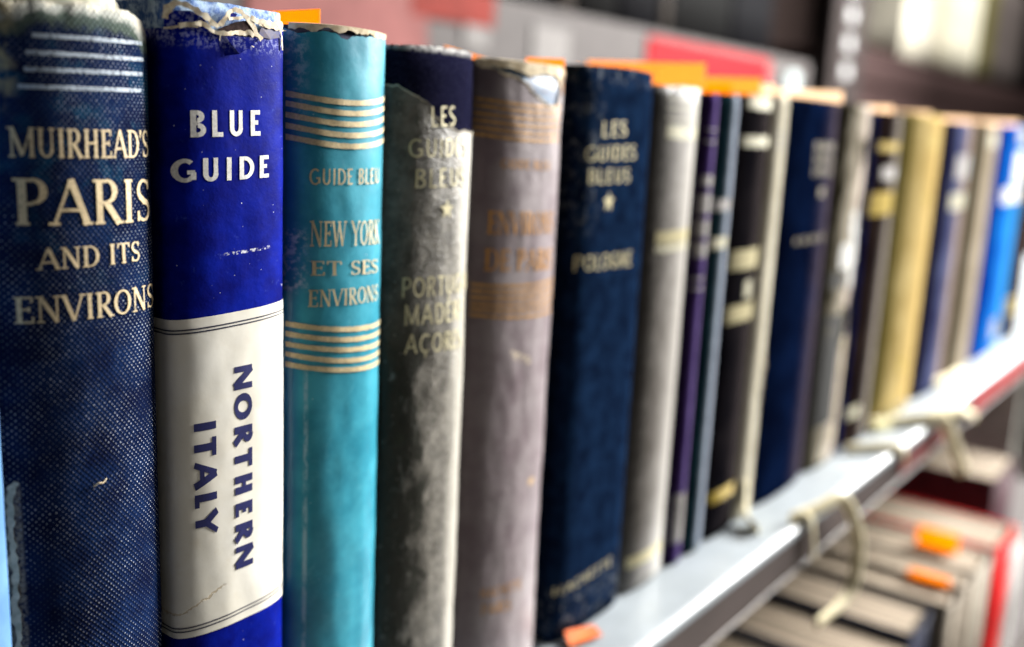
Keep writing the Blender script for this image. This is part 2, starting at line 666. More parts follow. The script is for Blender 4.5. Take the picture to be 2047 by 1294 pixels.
# plan of each book: left and right edge on the shelf (m), roundness of spine, its exponent
BOOKS = {'B1': (0.069, 0.09845, 0.0085, 2.05),
 'B10': (0.32176, 0.3499, 0.0045, 2.4),
 'B10b': (0.3504, 0.36361, 0.003, 2.6),
 'B11': (0.36481, 0.42418, 0.0055, 2.4),
 'B12': (0.42498, 0.46496, 0.0045, 2.3),
 'B13': (0.46556, 0.46856, 0.004, 2.3),
 'B14': (0.46916, 0.51521, 0.005, 2.2),
 'B15': (0.51621, 0.59674, 0.006, 2.4),
 'B16': (0.59974, 0.66943, 0.006, 2.3),
 'B17': (0.67243, 0.73755, 0.005, 2.3),
 'B18': (0.74055, 0.84555, 0.005, 2.3),
 'B19': (0.84755, 0.9055500000000001, 0.005, 2.3),
 'B2': (0.09875, 0.12376, 0.0042, 2.5),
 'B3': (0.12596, 0.15229, 0.0068, 2.1),
 'B4': (0.15269, 0.18211, 0.008, 2.1),
 'B5': (0.18251, 0.21907, 0.008, 2.1),
 'B6': (0.22307, 0.26118, 0.007, 5.0),
 'B7': (0.26198, 0.29427, 0.006, 2.2),
 'B8': (0.29487, 0.30395, 0.0035, 2.2),
 'B9': (0.30445, 0.32116, 0.0035, 2.2)}
# stamped lettering: book, words, face, left, right, baseline at each end, cap height (mm)
TEXTS = [('B1', "MUIRHEAD'S", 'serif', 3.5, 27.0, 140.97, 141.02, 4.35, 29.45),
 ('B1', 'PARIS', 'serif', 3.53, 27.2, 130.94, 130.48, 6.97, 29.45),
 ('B1', 'AND ITS', 'serif', 6.21, 23.72, 124.09, 124.16, 3.28, 29.45),
 ('B1', 'ENVIRONS', 'serif', 3.05, 27.6, 115.93, 115.71, 4.09, 29.45),
 ('B2', 'BLUE', 'bold', 2.96, 17.73, 144.45, 145.09, 4.46, 25.0),
 ('B2', 'GUIDE', 'bold', 0.39, 19.74, 136.78, 137.64, 4.01, 25.0),
 ('B3', 'GUIDE BLEU', 'semi', 3.28, 21.93, 135.93, 136.0, 3.15, 26.33),
 ('B3', 'NEW YORK', 'serif', 3.51, 22.33, 123.99, 123.44, 4.99, 26.33),
 ('B3', 'ET SES', 'serif', 3.56, 21.84, 118.26, 117.34, 2.88, 26.33),
 ('B3', 'ENVIRONS', 'serif', 3.25, 22.14, 111.96, 111.39, 3.41, 26.33),
 ('B4', 'LES', 'sans', 9.11, 17.09, 147.81, 148.35, 4.32, 29.42),
 ('B4', 'GUIDES', 'sans', 4.05, 22.74, 141.2, 141.85, 4.0, 29.42),
 ('B4', 'BLEUS', 'sans', 5.36, 21.96, 134.73, 135.2, 4.06, 29.42),
 ('B4', 'PORTUGAL', 'sans', 3.38, 27.8, 110.78, 110.37, 4.45, 29.42),
 ('B4', 'MADÈRE', 'sans', 4.11, 24.17, 104.56, 103.88, 4.62, 29.42),
 ('B4', 'AÇORES', 'sans', 4.37, 23.51, 98.06, 97.09, 4.45, 29.42),
 ('B5', 'GUIDE BLEU', 'semi', 6.41, 25.42, 138.9, 138.34, 2.25, 36.56),
 ('B5', 'ENVIRONS', 'serif', 3.62, 29.09, 123.06, 122.1, 5.55, 36.56),
 ('B5', 'DE PARIS', 'serif', 3.19, 29.92, 114.15, 112.63, 5.38, 36.56),
 ('B5', 'HACHETTE', 'sans', 6.01, 22.05, 27.37, 25.04, 2.72, 36.56),
 ('B5', 'PARIS', 'sans', 6.51, 17.23, 22.25, 20.72, 3.18, 36.56),
 ('B6', 'LES', 'sans', 8.12, 21.11, 147.04, 147.68, 4.11, 38.11),
 ('B6', 'GUIDES', 'sans', 1.97, 27.09, 140.41, 141.14, 4.09, 38.11),
 ('B6', 'BLEUS', 'sans', 3.06, 24.58, 134.42, 134.62, 4.01, 38.11),
 ('B6', 'POLOGNE', 'sans', 0.38, 29.22, 110.72, 110.2, 4.4, 38.11),
 ('B6', 'HACHETTE', 'sans', 0.22, 30.19, 14.64, 15.15, 2.82, 38.11)]

S_ = {k: Spine((v[1] - v[0]), v[2], v[3]) for k, v in BOOKS.items()}
GROUP = 'old guide books in a row on the shelf'


def book(key, label, H=0.165, depth=0.115):
    e = empty('book', (BOOKS[key][0], 0, 0.0006), label, 'book', GROUP)
    page_block(S_[key], H, depth, e, M_pages)
    return e, S_[key]


def texts_for(key, skip=()):
    out = []
    for b, t, fn, x0, x1, z0, z1, h, w in TEXTS:
        if b == key and t not in skip:
            out.append((t, fn, x0 / 1e3, x1 / 1e3, z0 / 1e3, z1 / 1e3, h / 1e3))
    return out


# ============================================================ structure: shelf, bays behind, floor
def metal_paint(name, c, rough=0.4, metal=0.0, spec=0.5):
    g = G(name, rough, 0.5, metal)
    n = g.noise(30, 6, 0.65)
    f = g.noise(2.2, 4, 0.7, st=(0.3, 1, 1))
    col = g.mix(g.step(n, 0.35, 0.7), tuple(k * 0.8 for k in c), c)
    g.color(g.mix(g.m('MULTIPLY', g.step(f, 0.6, 0.75), 0.35), col, tuple(k * 0.5 for k in c)))
    g.b.inputs['Specular IOR Level'].default_value = spec
    g.bump(g.noise(0.6, 2), 0.03, 0.2)
    return g.mat


M_white_metal = metal_paint('white_enamel', (0.36, 0.40, 0.43), 0.42)
M_lip = metal_paint('brown_grey_enamel', (0.085, 0.066, 0.063), 0.5, 0.0, 0.25)
M_bead = metal_paint('worn_metal_edge', (0.22, 0.195, 0.185), 0.5)
M_red_label = plain('red_label_card', (0.42, 0.006, 0.010), 0.6, 0.1, c2=(0.32, 0.005, 0.008), size=20)
M_panel = metal_paint('grey_panel_enamel', (0.078, 0.070, 0.068), 0.7, 0.0, 0.1)
M_dark_board = metal_paint('dark_brown_board', (0.036, 0.021, 0.020), 0.7, 0.0, 0.08)
M_dark_steel = metal_paint('dark_steel', (0.028, 0.022, 0.021), 0.7, 0.0, 0.08)

# our shelf
sh = empty('metal_shelf', (0, 0, 0), 'white metal shelf with a brown grey front lip, carrying the upright row of books', 'shelf')
vs, fs = [], []
XL, XR = -0.5, 1.6
prof = [(0.26, 0.0), (-0.0172, 0.0), (-0.0186, -0.0004), (-0.0196, -0.0013), (-0.0200, -0.0028), (-0.0200, -0.0040), (-0.0185, -0.0040), (-0.0185, -0.0030), (0.26, -0.0030)]
for x in (XL, XR):
    vs += [(x, y, z) for y, z in prof]
n = len(prof)
for i in range(n):
    fs.append((i, (i + 1) % n, n + (i + 1) % n, n + i))
fs += [tuple(range(n))[::-1], tuple(range(n, 2 * n))]
link_mesh('shelf_board', vs, fs, M_white_metal, sh)
box('front_lip', XL, XR, -0.0197, -0.0185, -0.0190, -0.0041, M_lip, sh, 0.0003)
box('lip_edge', XL, XR, -0.0200, -0.0150, -0.0206, -0.0191, M_bead, sh, 0.0005)
box('label_strip', 0.66, 1.5, -0.0203, -0.0198, -0.0165, -0.0045, M_red_label, sh)
box('label_strip', 0.505, 0.60, -0.0203, -0.0198, -0.0168, -0.0085, plain('faded_red_card', (0.18, 0.03, 0.03), 0.6, 0.1), sh)
box('side_panel', 1.0, 1.012, 0.005, 0.26, -0.42, -0.0031, plain('pale_end_panel', (0.62, 0.60, 0.55), 0.5, c2=(0.40, 0.38, 0.34), size=14), sh, 0.001)

lo = empty('metal_shelf', (0, 0, -0.335), 'lower grey metal shelf under the stored books at lower right', 'shelf')
box('shelf_board', -0.5, 1.6, -0.02, 0.26, -0.003, 0.0, M_panel, lo)
box('front_lip', -0.5, 1.6, -0.0212, -0.0201, -0.022, 0.0, M_lip, lo)

fl = box('floor', -6, 12, -6, 8, -1.32, -1.3, plain('speckled_floor', (0.30, 0.27, 0.24), 0.5, c2=(0.16, 0.15, 0.13), size=9.0))
tag(fl, kind='structure')
rw = box('wall', -6, 12, 4.0, 4.1, -1.3, 2.4, plain('dim_wall', (0.10, 0.08, 0.075), 0.8, size=300))
tag(rw, kind='structure')

# bay across the aisle behind
bay = empty('steel_bookcase', (0, 0.70, 0), 'grey fronted steel bookcase standing behind the row, with red label cards', 'bookcase')
box('front_board', -0.4, 2.20, 0.0, 0.012, -0.25, 0.316, M_panel, bay, 0.004)
box('shelf_board', -0.4, 2.20, 0.0125, 0.30, 0.296, 0.314, M_dark_steel, bay)
box('back_panel', -0.4, 2.20, 0.301, 0.31, -0.25, 0.95, plain('dark_back', (0.004, 0.003, 0.003), 0.8, 0.05), bay)
box('red_card', 1.47, 1.97, -0.004, -0.001, 0.200, 0.304, plain('bright_red_card', (0.24, 0.008, 0.012), 0.7, 0.05, size=40), bay)
box('red_card', 0.90, 1.06, -0.004, -0.001, 0.274, 0.3155, plain('orange_red_card', (0.15, 0.022, 0.016), 0.7, 0.05, size=40), bay)
box('pink_card', 0.66, 0.93, -0.0035, -0.001, 0.10, 0.30, plain('faded_pink_card', (0.19, 0.075, 0.07), 0.7, 0.05, size=60), bay)
box('white_card', 1.0, 1.05, -0.003, -0.001, 0.245, 0.285, plain('grey_white_card', (0.17, 0.16, 0.155), 0.7, 0.05), bay)
box('white_card', 1.15, 1.24, -0.003, -0.001, 0.225, 0.29, plain('grey_white_card_two', (0.17, 0.16, 0.155), 0.7, 0.05), bay)
post = empty('steel_upright', (2.30, 0.69, -1.3), 'dark slotted steel upright post between the two bookcases behind', 'post')
box('post_body', 0.0, 0.22, 0.0, 0.04, 0.0, 2.6, M_dark_steel, post, 0.004)
M_hole = plain('bright_slot_metal', (0.34, 0.34, 0.34), 0.6, 0.1)
for k in range(8):
    z = 1.3 + 0.297 + 0.064 * k
    box('slot', 0.075, 0.125, -0.004, -0.001, z, z + 0.032, M_hole, post, 0.006)
bay2 = empty('steel_bookcase', (2.53, 0.70, 0), 'dark brown bookcase holding pale books, far right behind the row', 'bookcase')
box('shelf_board', 0.0, 4.6, 0.0, 0.30, 0.30, 0.385, M_dark_board, bay2, 0.004)
box('back_panel', 0.0, 4.6, 0.301, 0.31, -0.2, 1.3, plain('dark_brown_back', (0.014, 0.009, 0.008), 0.8, 0.05), bay2)
box('lower_panel', 0.0, 4.6, 0.012, 0.02, -0.25, 0.2995, M_dark_board, bay2)
clip = box('metal_clip', 2.06, 2.12, 0.690, 0.698, 0.225, 0.29, plain('pale_steel', (0.30, 0.35, 0.35), 0.6, 0.1), None, 0.006)
tag(clip, 'small pale steel clip beside the red card on the bookcase behind', 'clip')

# pale and dark books standing in the bays behind
FARG = 'books standing in the bays behind'


def far_book(x0, x1, y, z0, H, c, label, depth=0.17):
    e = empty('book', (x0, y, z0 + 0.0008), label, 'book', FARG)
    m = plain('far_cloth', c, 0.8, 0.05, size=40)
    sp = Spine(x1 - x0, 0.012, 2.3)
    make_cover('cover', sp, H, depth, m, e, rows=4, warp=0.0, nx=20)
    box('page_block', 0.003, x1 - x0 - 0.003, 0.014, depth - 0.004, 0.003, H - 0.004, M_pages, e)


x = 1.06
darks = [(0.003, 0.003, 0.003), (0.005, 0.004, 0.003), (0.010, 0.008, 0.007), (0.002, 0.002, 0.003)]
dl = ['black far book at the left of the dark row above the grey board', 'second black far book from the left in the dark row behind',
      'grey brown far book in the dark row above the grey board', 'black far book just right of the grey brown one behind',
      'dark far book over the left end of the bright red card', 'slim grey far book above the bright red card',
      'broad black far book over the right end of the red card', 'black far book next to the slotted upright post']
for i, (w, c, H) in enumerate([(0.10, 1, .34), (0.12, 0, .36), (0.05, 2, .33), (0.13, 0, .35), (0.14, 3, .36), (0.035, 2, .34), (0.26, 0, .37), (0.20, 3, .36)]):
    cc = darks[c] if i not in (2, 5) else (0.05, 0.043, 0.038)
    far_book(x, x + w - 0.004, 0.745, 0.314, H, cc, dl[i])
    x += w
x = 2.93
for w, c, H, lb in [(0.34, (0.70, 0.66, 0.54), .36, 'broad cream book at the left of the pale books far behind'), (0.13, (0.62, 0.58, 0.44), .30, 'slim greyish cream book between the pale books far behind'),
                    (0.42, (0.72, 0.69, 0.55), .37, 'broad ivory book in the middle of the pale books far behind'), (0.22, (0.10, 0.09, 0.03), .34, 'dark olive book at the right end of the pale books behind'), (0.5, (0.10, 0.085, 0.08), .36, 'grey brown book in the far upper right corner')]:
    far_book(x, x + w - 0.006, 0.715, 0.385, H, c, lb, 0.2)
    x += w

# ============================================================ the row of guide books
# --- pale blue jacketed book at the far left
BOOKS['edge'] = (0.0400, 0.0687, 0.0050, 2.2)
S_['edge'] = Spine(0.0287, 0.0050, 2.2)
e, sp = book('edge', 'pale blue jacketed book at the far left edge, beside the navy cloth book', 0.158)
g = G('pale_blue_jacket', 0.5, 0.4)
g.color(g.mix(g.step(g.noise(9, 4), 0.35, 0.7), (0.075, 0.18, 0.36), (0.11, 0.24, 0.44)))
make_cover('cover', sp, 0.158, 0.115, g.mat, e, seed=1)
M_rule = foil('cream_print', (0.80, 0.66, 0.42), 0.12, 0.8, 0.30, 0.6, 0.0)
add_lines('ruled_lines', sp, [], [(((0.001, 0.1092 - k * 0.0021), (0.012, 0.1082 - k * 0.0021), (0.0258, 0.1085 - k * 0.0021)), 0.0008) for k in range(5)], M_rule, e, 0.00008)
e.location.y = -0.0022

# --- navy cloth book, gold titles
e, sp = book('B1', 'navy cloth book with frayed cream top and large gold title lettering', 0.1635)
g = G('navy_book_cloth', 0.85, 0.0)
pit = 0.92
cu = g.m('COSINE', g.m('MULTIPLY', g.x, 2 * math.pi / pit))
cv = g.m('COSINE', g.m('MULTIPLY', g.z, 2 * math.pi / (pit * 1.15)))
weave = g.m('MULTIPLY', cu, cv)
jit = g.noise(0.55, 2)
big = g.noise(7, 5, 0.6)
dots = g.step(g.m('ADD', weave, g.m('MULTIPLY', g.m('SUBTRACT', jit, 0.5), 1.0)), 0.70, 1.0)
base = g.mix(g.step(big, 0.32, 0.7), (0.0045, 0.0075, 0.028), (0.0065, 0.017, 0.060))
base = g.mix(g.m('MULTIPLY', g.step(g.noise(5, 4, 0.6, off=(9, 2, 1)), 0.5, 0.72), g.step(g.z, 110, 150)), base, (0.008, 0.045, 0.095))
wear = g.m('ADD', g.m('MULTIPLY', g.step(g.noise(10, 5, 0.6, off=(3, 3, 3)), 0.36, 0.66), 0.85), 0.12, True)
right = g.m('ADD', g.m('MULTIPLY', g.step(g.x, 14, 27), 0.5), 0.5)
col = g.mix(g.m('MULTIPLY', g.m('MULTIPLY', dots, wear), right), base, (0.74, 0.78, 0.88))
# greenish soiling near the head and the worn, fibrous left joint
zz = g.m('ADD', g.z, g.m('MULTIPLY', g.m('SUBTRACT', g.noise(2.0, 6, 0.75), 0.5), 5.0))
zz = g.m('ADD', zz, g.m('MULTIPLY', g.step(g.x, 20.5, 27.5), 2.6))
zz = g.m('ADD', zz, g.m('MULTIPLY', g.step(g.x, 7.5, 5.0), 1.6))
col = g.mix(g.m('MULTIPLY', g.step(zz, 159.4, 161.0), 0.6), col, (0.10, 0.13, 0.09))
col = g.mix(g.step(zz, 161.7, 162.8), col, (0.34, 0.35, 0.32))
col = g.mix(g.step(zz, 162.8, 164.2), col, (0.62, 0.58, 0.48))
joint = g.m('MULTIPLY', g.step(g.x, 5.6, 3.6), g.m('MULTIPLY', g.step(g.z, 146, 153), g.step(g.noise(3.2, 4, 0.65, off=(1, 7, 2)), 0.42, 0.6)))
col = g.mix(joint, col, (0.26, 0.22, 0.13))
rub = g.m('MULTIPLY', g.step(g.x, 3.2, 2.6), g.m('MULTIPLY', g.step(g.z, 91, 88), g.step(g.noise(0.9, 4, 0.7), 0.35, 0.6)))
col = g.mix(rub, col, (0.22, 0.19, 0.16))
g.color(col)
g.bump(g.m('ADD', weave, g.m('MULTIPLY', jit, 1.5)), 0.07, 0.7)
top1 = jag([(0, .1640), (.005, .1632), (.012, .1634), (.018, .1637), (.024, .1635), (.0265, .1626), (.0281, .1610)], 0.0004, 500, 2)
make_cover('cover', sp, 0.1635, 0.115, g.mat, e, top=top1, rows=60, warp=0.00022, seed=2, nx=90)
M_gold1 = foil('worn_gold_stamp', (0.72, 0.57, 0.34), 0.10, 0.55, 0.30, 0.5, 0.15)
add_lines('lettering', sp, texts_for('B1'), [], M_gold1, e, 0.00012)
M_pale = foil('pale_stamped_line', (0.38, 0.45, 0.53), 0.22, 0.55, 0.30, 0.6, 0.0)
for (xa, za), (xb, zb) in (((.0070, .1586), (.0258, .1591)), ((.0061, .1561), (.0262, .1566)), ((.0058, .1537), (.0258, .1543)), ((.0050, .1512), (.0254, .1517))):
    add_lines('ruled_line', sp, [], [(((xa, za), ((xa + xb) / 2, (za + zb) / 2), (xb, zb)), .00062)], M_pale, e, 0.00010)
M_fray = plain('frayed_cream_cloth', (0.62, 0.57, 0.46), 0.9, 0.1, c2=(0.38, 0.37, 0.30), size=1.6)
# cream lining standing up behind the spine
vs, fs = [], []
n = 90
lin = jag([(0, .1730), (.0165, .1728), (.0180, .1716), (.0195, .1690), (.0208, .1672), (.0216, .1640), (.022, .160)], 0.00035, 700, 8)
for i in range(n + 1):
    x = 0.0225 * i / n
    y = sp.y(max(x, .003)) + 0.0012
    for z in (0.155, 0.1632, lin(x)):
        vs.append((x, y + (0.0006 if z > .165 else 0), z))
for i in range(n):
    for k in (0, 1):
        b = 3 * i + k
        fs.append((b, b + 3, b + 4, b + 1))
lo_ = link_mesh('torn_lining', vs, fs, M_fray, e, True)
sd = lo_.modifiers.new('thickness', 'SOLIDIFY')
sd.thickness = 0.0005
hinge = [(2.4, 90.6), (1.75, 89.0)] + [(1.65 + 0.3 * mnoise.noise(Vector((k * .9, 1, 2))), 87.5 - 4.5 * k) for k in range(19)]
flat_shred('torn_hinge_cloth', sp, hinge, 0.00050, 0.00012, M_fray, e, 3)
th = tube('loose_thread', [(0.0130, sp.y(.0130) - .0004, .0880), (0.0138, sp.y(.0138) - .0006, .0884), (0.0145, sp.y(.0145) - .0006, .0883), (0.0152, sp.y(.0152) - .0004, .0888)], 0.00014, M_core, e)

# --- ultramarine jacket with white panel
e, sp = book('B2', 'ultramarine blue jacketed book with torn top and white panel of vertical lettering', 0.166)
g = G('worn_blue_cloth', 0.7, 0.3)
wv = g.noise(0.35, 3, 0.7)
g.color(g.mix(g.step(g.noise(2.2, 5, 0.7), 0.38, 0.62), (0.03, 0.10, 0.34), (0.42, 0.56, 0.74)))
g.bump(wv, 0.15, 0.8)
make_cover('cover', sp, 0.1668, 0.115, g.mat, e, seed=3, top=jag([(0, .1668), (.012, .1670), (.024, .1668), (.0266, .165)], .0002, 300, 4), warp=0.0)
g = G('ultramarine_jacket_paper', 0.5, 0.03)
n1 = g.noise(8, 5, 0.6)
col = g.mix(g.step(n1, 0.3, 0.7), (0.001, 0.003, 0.13), (0.0015, 0.010, 0.27))
sc = g.m('MULTIPLY', g.step(g.noise(2.6, 6, 0.75), 0.60, 0.76), 0.35)
col = g.mix(sc, col, (0.10, 0.15, 0.55))
col = g.mix(g.m('MULTIPLY', g.step(g.noise(5, 3, off=(4, 4, 4)), 0.35, 0.65), g.specks(1.5, 0.45, 0.09)), col, (0.75, 0.76, 0.85))
col = g.mix(g.specks(4.2, 0.35, 0.055, (5, 1, 2)), col, (0.8, 0.8, 0.85))
scr = g.m('MULTIPLY', g.band(g.m('ADD', g.z, g.m('MULTIPLY', g.x, -0.06)), 123.6, 0.18, 0.2), g.m('MULTIPLY', g.step(g.noise(0.9, 3, 0.7), 0.5, 0.62), g.m('MULTIPLY', g.step(g.x, 9, 11), g.step(g.x, 21, 19))))
col = g.mix(scr, col, (0.7, 0.7, 0.75))
edge_rub = g.m('MULTIPLY', g.step(g.z, 158.5, 161), g.step(g.noise(0.8, 4, 0.7), 0.48, 0.6))
col = g.mix(g.m('MULTIPLY', edge_rub, 0.55), col, (0.35, 0.38, 0.65))
g.color(col)
g.bump(g.m('ADD', g.noise(3.5, 4), g.m('MULTIPLY', g.noise(0.4, 3), 0.15)), 0.35, 0.35)
j2 = jag([(0, .1620), (.0020, .1623), (.0053, .1632), (.0075, .1620), (.0120, .1623), (.0155, .1621), (.0200, .1632), (.0250, .1640)], .0003, 500, 6)
make_cover('dust_jacket', sp, .163, 0.05, g.mat, e, off=0.00025, top=j2, thick=0, rows=60, warp=0.0002, seed=4, nx=160)
torn_rim('torn_edge', sp, j2, 0.0004, 0.0258, 0.00020, M_core, e, 0.00006, 11)
M_white_ink = foil('white_print', (0.86, 0.84, 0.80), 0.10, 0.5, 0.22, 0.5, 0.0)
add_lines('lettering', sp, texts_for('B2'), [], M_white_ink, e, 0.00007)
# white title panel
g = G('white_panel_paper', 0.55, 0.4)
col = g.mix(g.step(g.noise(12, 5), 0.35, 0.7), (0.74, 0.70, 0.60), (0.80, 0.775, 0.70))
crease = g.m('MULTIPLY', g.band(g.m('ADD', g.z, g.m('ADD', g.m('MULTIPLY', g.noise(3.0, 4, 0.7), 3.2), g.m('MULTIPLY', g.x, -0.45))), 59.2, 0.10, 0.16), g.step(g.x, 9.5, 7.5))
col = g.mix(g.m('MULTIPLY', crease, 0.75), col, (0.52, 0.40, 0.24))
stain = g.m('MULTIPLY', g.step(g.noise(6, 4, off=(2, 8, 1)), 0.58, 0.75), 0.35)
col = g.mix(stain, col, (0.66, 0.58, 0.42))
g.color(col)
g.bump(g.m('ADD', g.m('MULTIPLY', crease, -2.0), g.noise(3, 4)), 0.09, 0.35)
vs, fs = [], []
o_ = sp.lay + 0.00010
cols = [(-o_, sp.s + 0.0045), (-o_, sp.s + 0.002)] + sp.outline(o_, 90)
cols = [c for c in cols if c[0] < 0.0253]
nz_ = 60
for k in range(nz_ + 1):
    for x, y in cols:
        z = 0.0528 + (0.1131 + 0.045 * x - 0.0528) * k / nz_
        vs.append((x, y + (sp.dent(x, y + 0.0001, z) if y < sp.s else 0), z))
n_ = len(cols)
for k in range(nz_):
    for i in range(n_ - 1):
        a = k * n_ + i
        fs.append((a, a + 1, a + n_ + 1, a + n_))
pn = link_mesh('title_panel', vs, fs, g.mat, e, True)
M_blue_ink = foil('dark_blue_print', (0.006, 0.010, 0.11), 0.08, 0.5, 0.2, 0.5, 0.0)
vs, fs = [], []
mp = spine_map(sp, 0.00016)


def down(xb, xt, za, zb):
    return lambda W_: (lambda u, v, k: mp(xb + (xt - xb) * v, za + (zb - za) * u / W_, k % 40))


lay_text('NORTHERN', 'heavy', down(0.0112, 0.0152, 0.1036, 0.0634), vs, fs)
lay_text('ITALY', 'heavy', down(0.0031, 0.0073, 0.0946, 0.0726), vs, fs)
link_mesh('vertical_lettering', vs, fs, M_blue_ink, pn)
M_rule2 = foil('dark_rule', (0.03, 0.03, 0.06), 0.1, 0.5, 0.2, 0.5, 0.0)
for pair in (((.1112, .045), (.1106, .045)), ((.0548, .03), (.0541, .03))):
    vs, fs = [], []
    for z, sl in pair:
        b = len(vs)
        for x, y in cols:
            zz_ = z + sl * x
            yy = y - 0.00006 + (sp.dent(x, y + 0.0001, zz_) if y < sp.s else 0)
            vs += [(x - 0.00006, yy, zz_ + .00013), (x - 0.00006, yy, zz_ - .00013)]
        for i in range(n_ - 1):
            fs.append((b + 2 * i, b + 2 * i + 1, b + 2 * i + 3, b + 2 * i + 2))
    link_mesh('panel_rules', vs, fs, M_rule2, pn)
# curled shreds of the torn jacket head
M_curl = plain('curled_jacket_shred', (0.80, 0.72, 0.56), 0.85, 0.15, c2=(0.58, 0.47, 0.32), size=1.0)


shreds = [([(1.45, 163.4), (1.65, 164.4), (2.2, 165.4), (3.1, 165.9), (5.0, 165.7), (6.3, 164.9), (8.4, 164.0), (9.8, 162.8)], .45),
          ([(3.3, 162.4), (6.8, 163.1), (8.1, 162.7), (9.1, 162.1), (11.1, 161.9), (13.6, 162.3), (16.3, 162.5), (17.2, 162.0)], .36),
          ([(9.6, 162.8), (11.1, 164.0), (12.1, 165.5), (13.7, 165.9), (15.2, 165.6), (16.9, 164.2), (18.2, 162.7), (19.1, 161.6)], .42),
          ([(11.9, 164.4), (14.5, 164.9), (15.8, 165.1)], .3),
          ([(16.7, 165.0), (18.6, 164.8), (21.0, 164.6), (24.2, 165.0), (24.6, 164.6), (24.0, 164.1), (20.4, 164.1), (18.6, 164.4)], .42),
          ([(24.2, 164.1), (24.7, 162.4), (24.9, 160.4)], .28), ([(10.3, 161.8), (10.2, 160.7)], .12), ([(16.9, 162.2), (16.5, 160.8), (17.4, 160.3)], .16), ([(16.6, 161.0), (16.0, 160.6)], .12),
          ([(0.6, 161.9), (3.4, 162.4), (6.4, 162.5)], .14)]
for k, (pts, wd) in enumerate(shreds):
    pts = [(max(x_ - 1.55, -0.1), z_) for x_, z_ in pts]
    flat_shred('curled_shred', sp, pts, wd * (1.35 if wd > .3 else 1) / 1e3, 0.00022, M_curl, e, k * 5)


def scrap(pts, material, off):
    pts = [(max(x_ - 1.55, 0.05), z_) for x_, z_ in pts]
    vs = [(x / 1e3, sp.face(x / 1e3, z / 1e3, off), z / 1e3) for x, z in pts]
    o = link_mesh('jacket_scrap', vs, [tuple(range(len(vs)))], material, e)
    sd = o.modifiers.new('thickness', 'SOLIDIFY')
    sd.thickness = 0.0001
    return o


g = G('dark_jacket_fold', 0.6, 0.3)
g.color(g.mix(g.step(g.noise(1.5, 4), 0.4, 0.6), (0.004, 0.008, 0.10), (0.05, 0.03, 0.06)))
scrap([(0.5, 161.6), (1.2, 163.4), (2.6, 164.8), (5.4, 165.0), (7.4, 164.0), (8.8, 162.7), (5, 162.0)], bpy.data.materials['ultramarine_jacket_paper'], 0.00012)
scrap([(9.8, 162.4), (13.6, 164.1), (16.0, 164.6), (17.4, 163.4), (18.2, 162.2), (14.7, 162.2)], plain('dark_torn_hole', (0.018, 0.010, 0.010), 0.8, 0.05, c2=(0.05, 0.03, 0.028), size=.8), 0.00012)  # flat dark patch standing in for the dark hole between the shreds
scrap([(11.9, 164.6), (12.9, 165.6), (13.9, 165.4), (13.6, 164.8)], bpy.data.materials['ultramarine_jacket_paper'], 0.00014)
scrap([(18.4, 162.2), (19.2, 163.9), (23.8, 164.0), (24.4, 162.6), (21.5, 162.0)], g.mat, 0.00012)
vs = []
for x, z, l in [(11.0, 161.8, .0002), (14.2, 161.7, .0006), (17.6, 161.8, .0010), (16.6, 160.6, .0011), (13.8, 158.8, .0009), (11.4, 158.3, .0001)]:
    x -= 1.55
    vs.append((x / 1e3, sp.face(x / 1e3, z / 1e3, l), z / 1e3))
fo = link_mesh('folded_flap', vs, [(0, 1, 4, 5), (1, 2, 3, 4)], bpy.data.materials['ultramarine_jacket_paper'], e)
sd = fo.modifiers.new('thickness', 'SOLIDIFY')
sd.thickness = 0.00012

# --- teal jacket
e, sp = book('B3', 'teal jacketed book with two sets of five cream rules across its spine', 0.1658)
g = G('teal_jacket_paper', 0.36, 0.5)
n1 = g.noise(11, 5, 0.6)
col = g.mix(g.step(n1, 0.3, 0.7), (0.012, 0.21, 0.30), (0.050, 0.35, 0.46))
col = g.mix(g.m('MULTIPLY', g.step(g.noise(3.0, 6, 0.72, off=(2, 2, 2)), 0.55, 0.75), 0.35), col, (0.14, 0.44, 0.55))
fold = g.m('MULTIPLY', g.band(g.x, 3.1, 0.16, 0.4), g.step(g.noise(1.3, 5, 0.75, st=(1, 1, 0.35)), 0.36, 0.58))
fold = g.m('MULTIPLY', fold, g.step(g.z, 101, 96))
col = g.mix(g.m('MULTIPLY', fold, 0.8), col, (0.34, 0.52, 0.60))
sf = g.m('MULTIPLY', g.step(g.x, 4.2, 1.0), g.step(g.noise(1.6, 6, 0.75, off=(7, 1, 3)), 0.47, 0.60))
sf = g.m('MULTIPLY', sf, g.m('MAXIMUM', g.band(g.z, 121, 4.5, 3), g.m('MULTIPLY', g.step(g.z, 140, 165), 0.6)))
col = g.mix(sf, col, (0.62, 0.72, 0.74))
col = g.mix(g.m('MULTIPLY', g.step(g.x, 2.6, 0.6), 0.55), col, (0.004, 0.05, 0.22))  # shade of the left side painted in as dark blue
col = g.mix(g.specks(2.2, 0.25, 0.06), col, (0.55, 0.68, 0.7))
g.color(col)
g.bump(g.m('ADD', g.noise(5, 4), g.m('MULTIPLY', g.noise(0.4, 3), 0.12)), 0.3, 0.3)
j3 = jag([(0, .1650), (.0016, .1640), (.006, .1648), (.0083, .1646), (.0098, .1638), (.0112, .1636), (.0125, .1644), (.0180, .1648), (.0227, .1650), (.025, .1648)], .0002, 600, 9)
M_teal_under = plain('teal_board_cloth', (0.03, 0.04, 0.10), 0.7)
make_cover('cover', sp, 0.1655, 0.115, M_teal_under, e, seed=5, warp=0.0)
make_cover('dust_jacket', sp, .165, 0.05, g.mat, e, off=0.00025, top=j3, thick=0, rows=60, warp=0.00028, seed=6, nx=160)
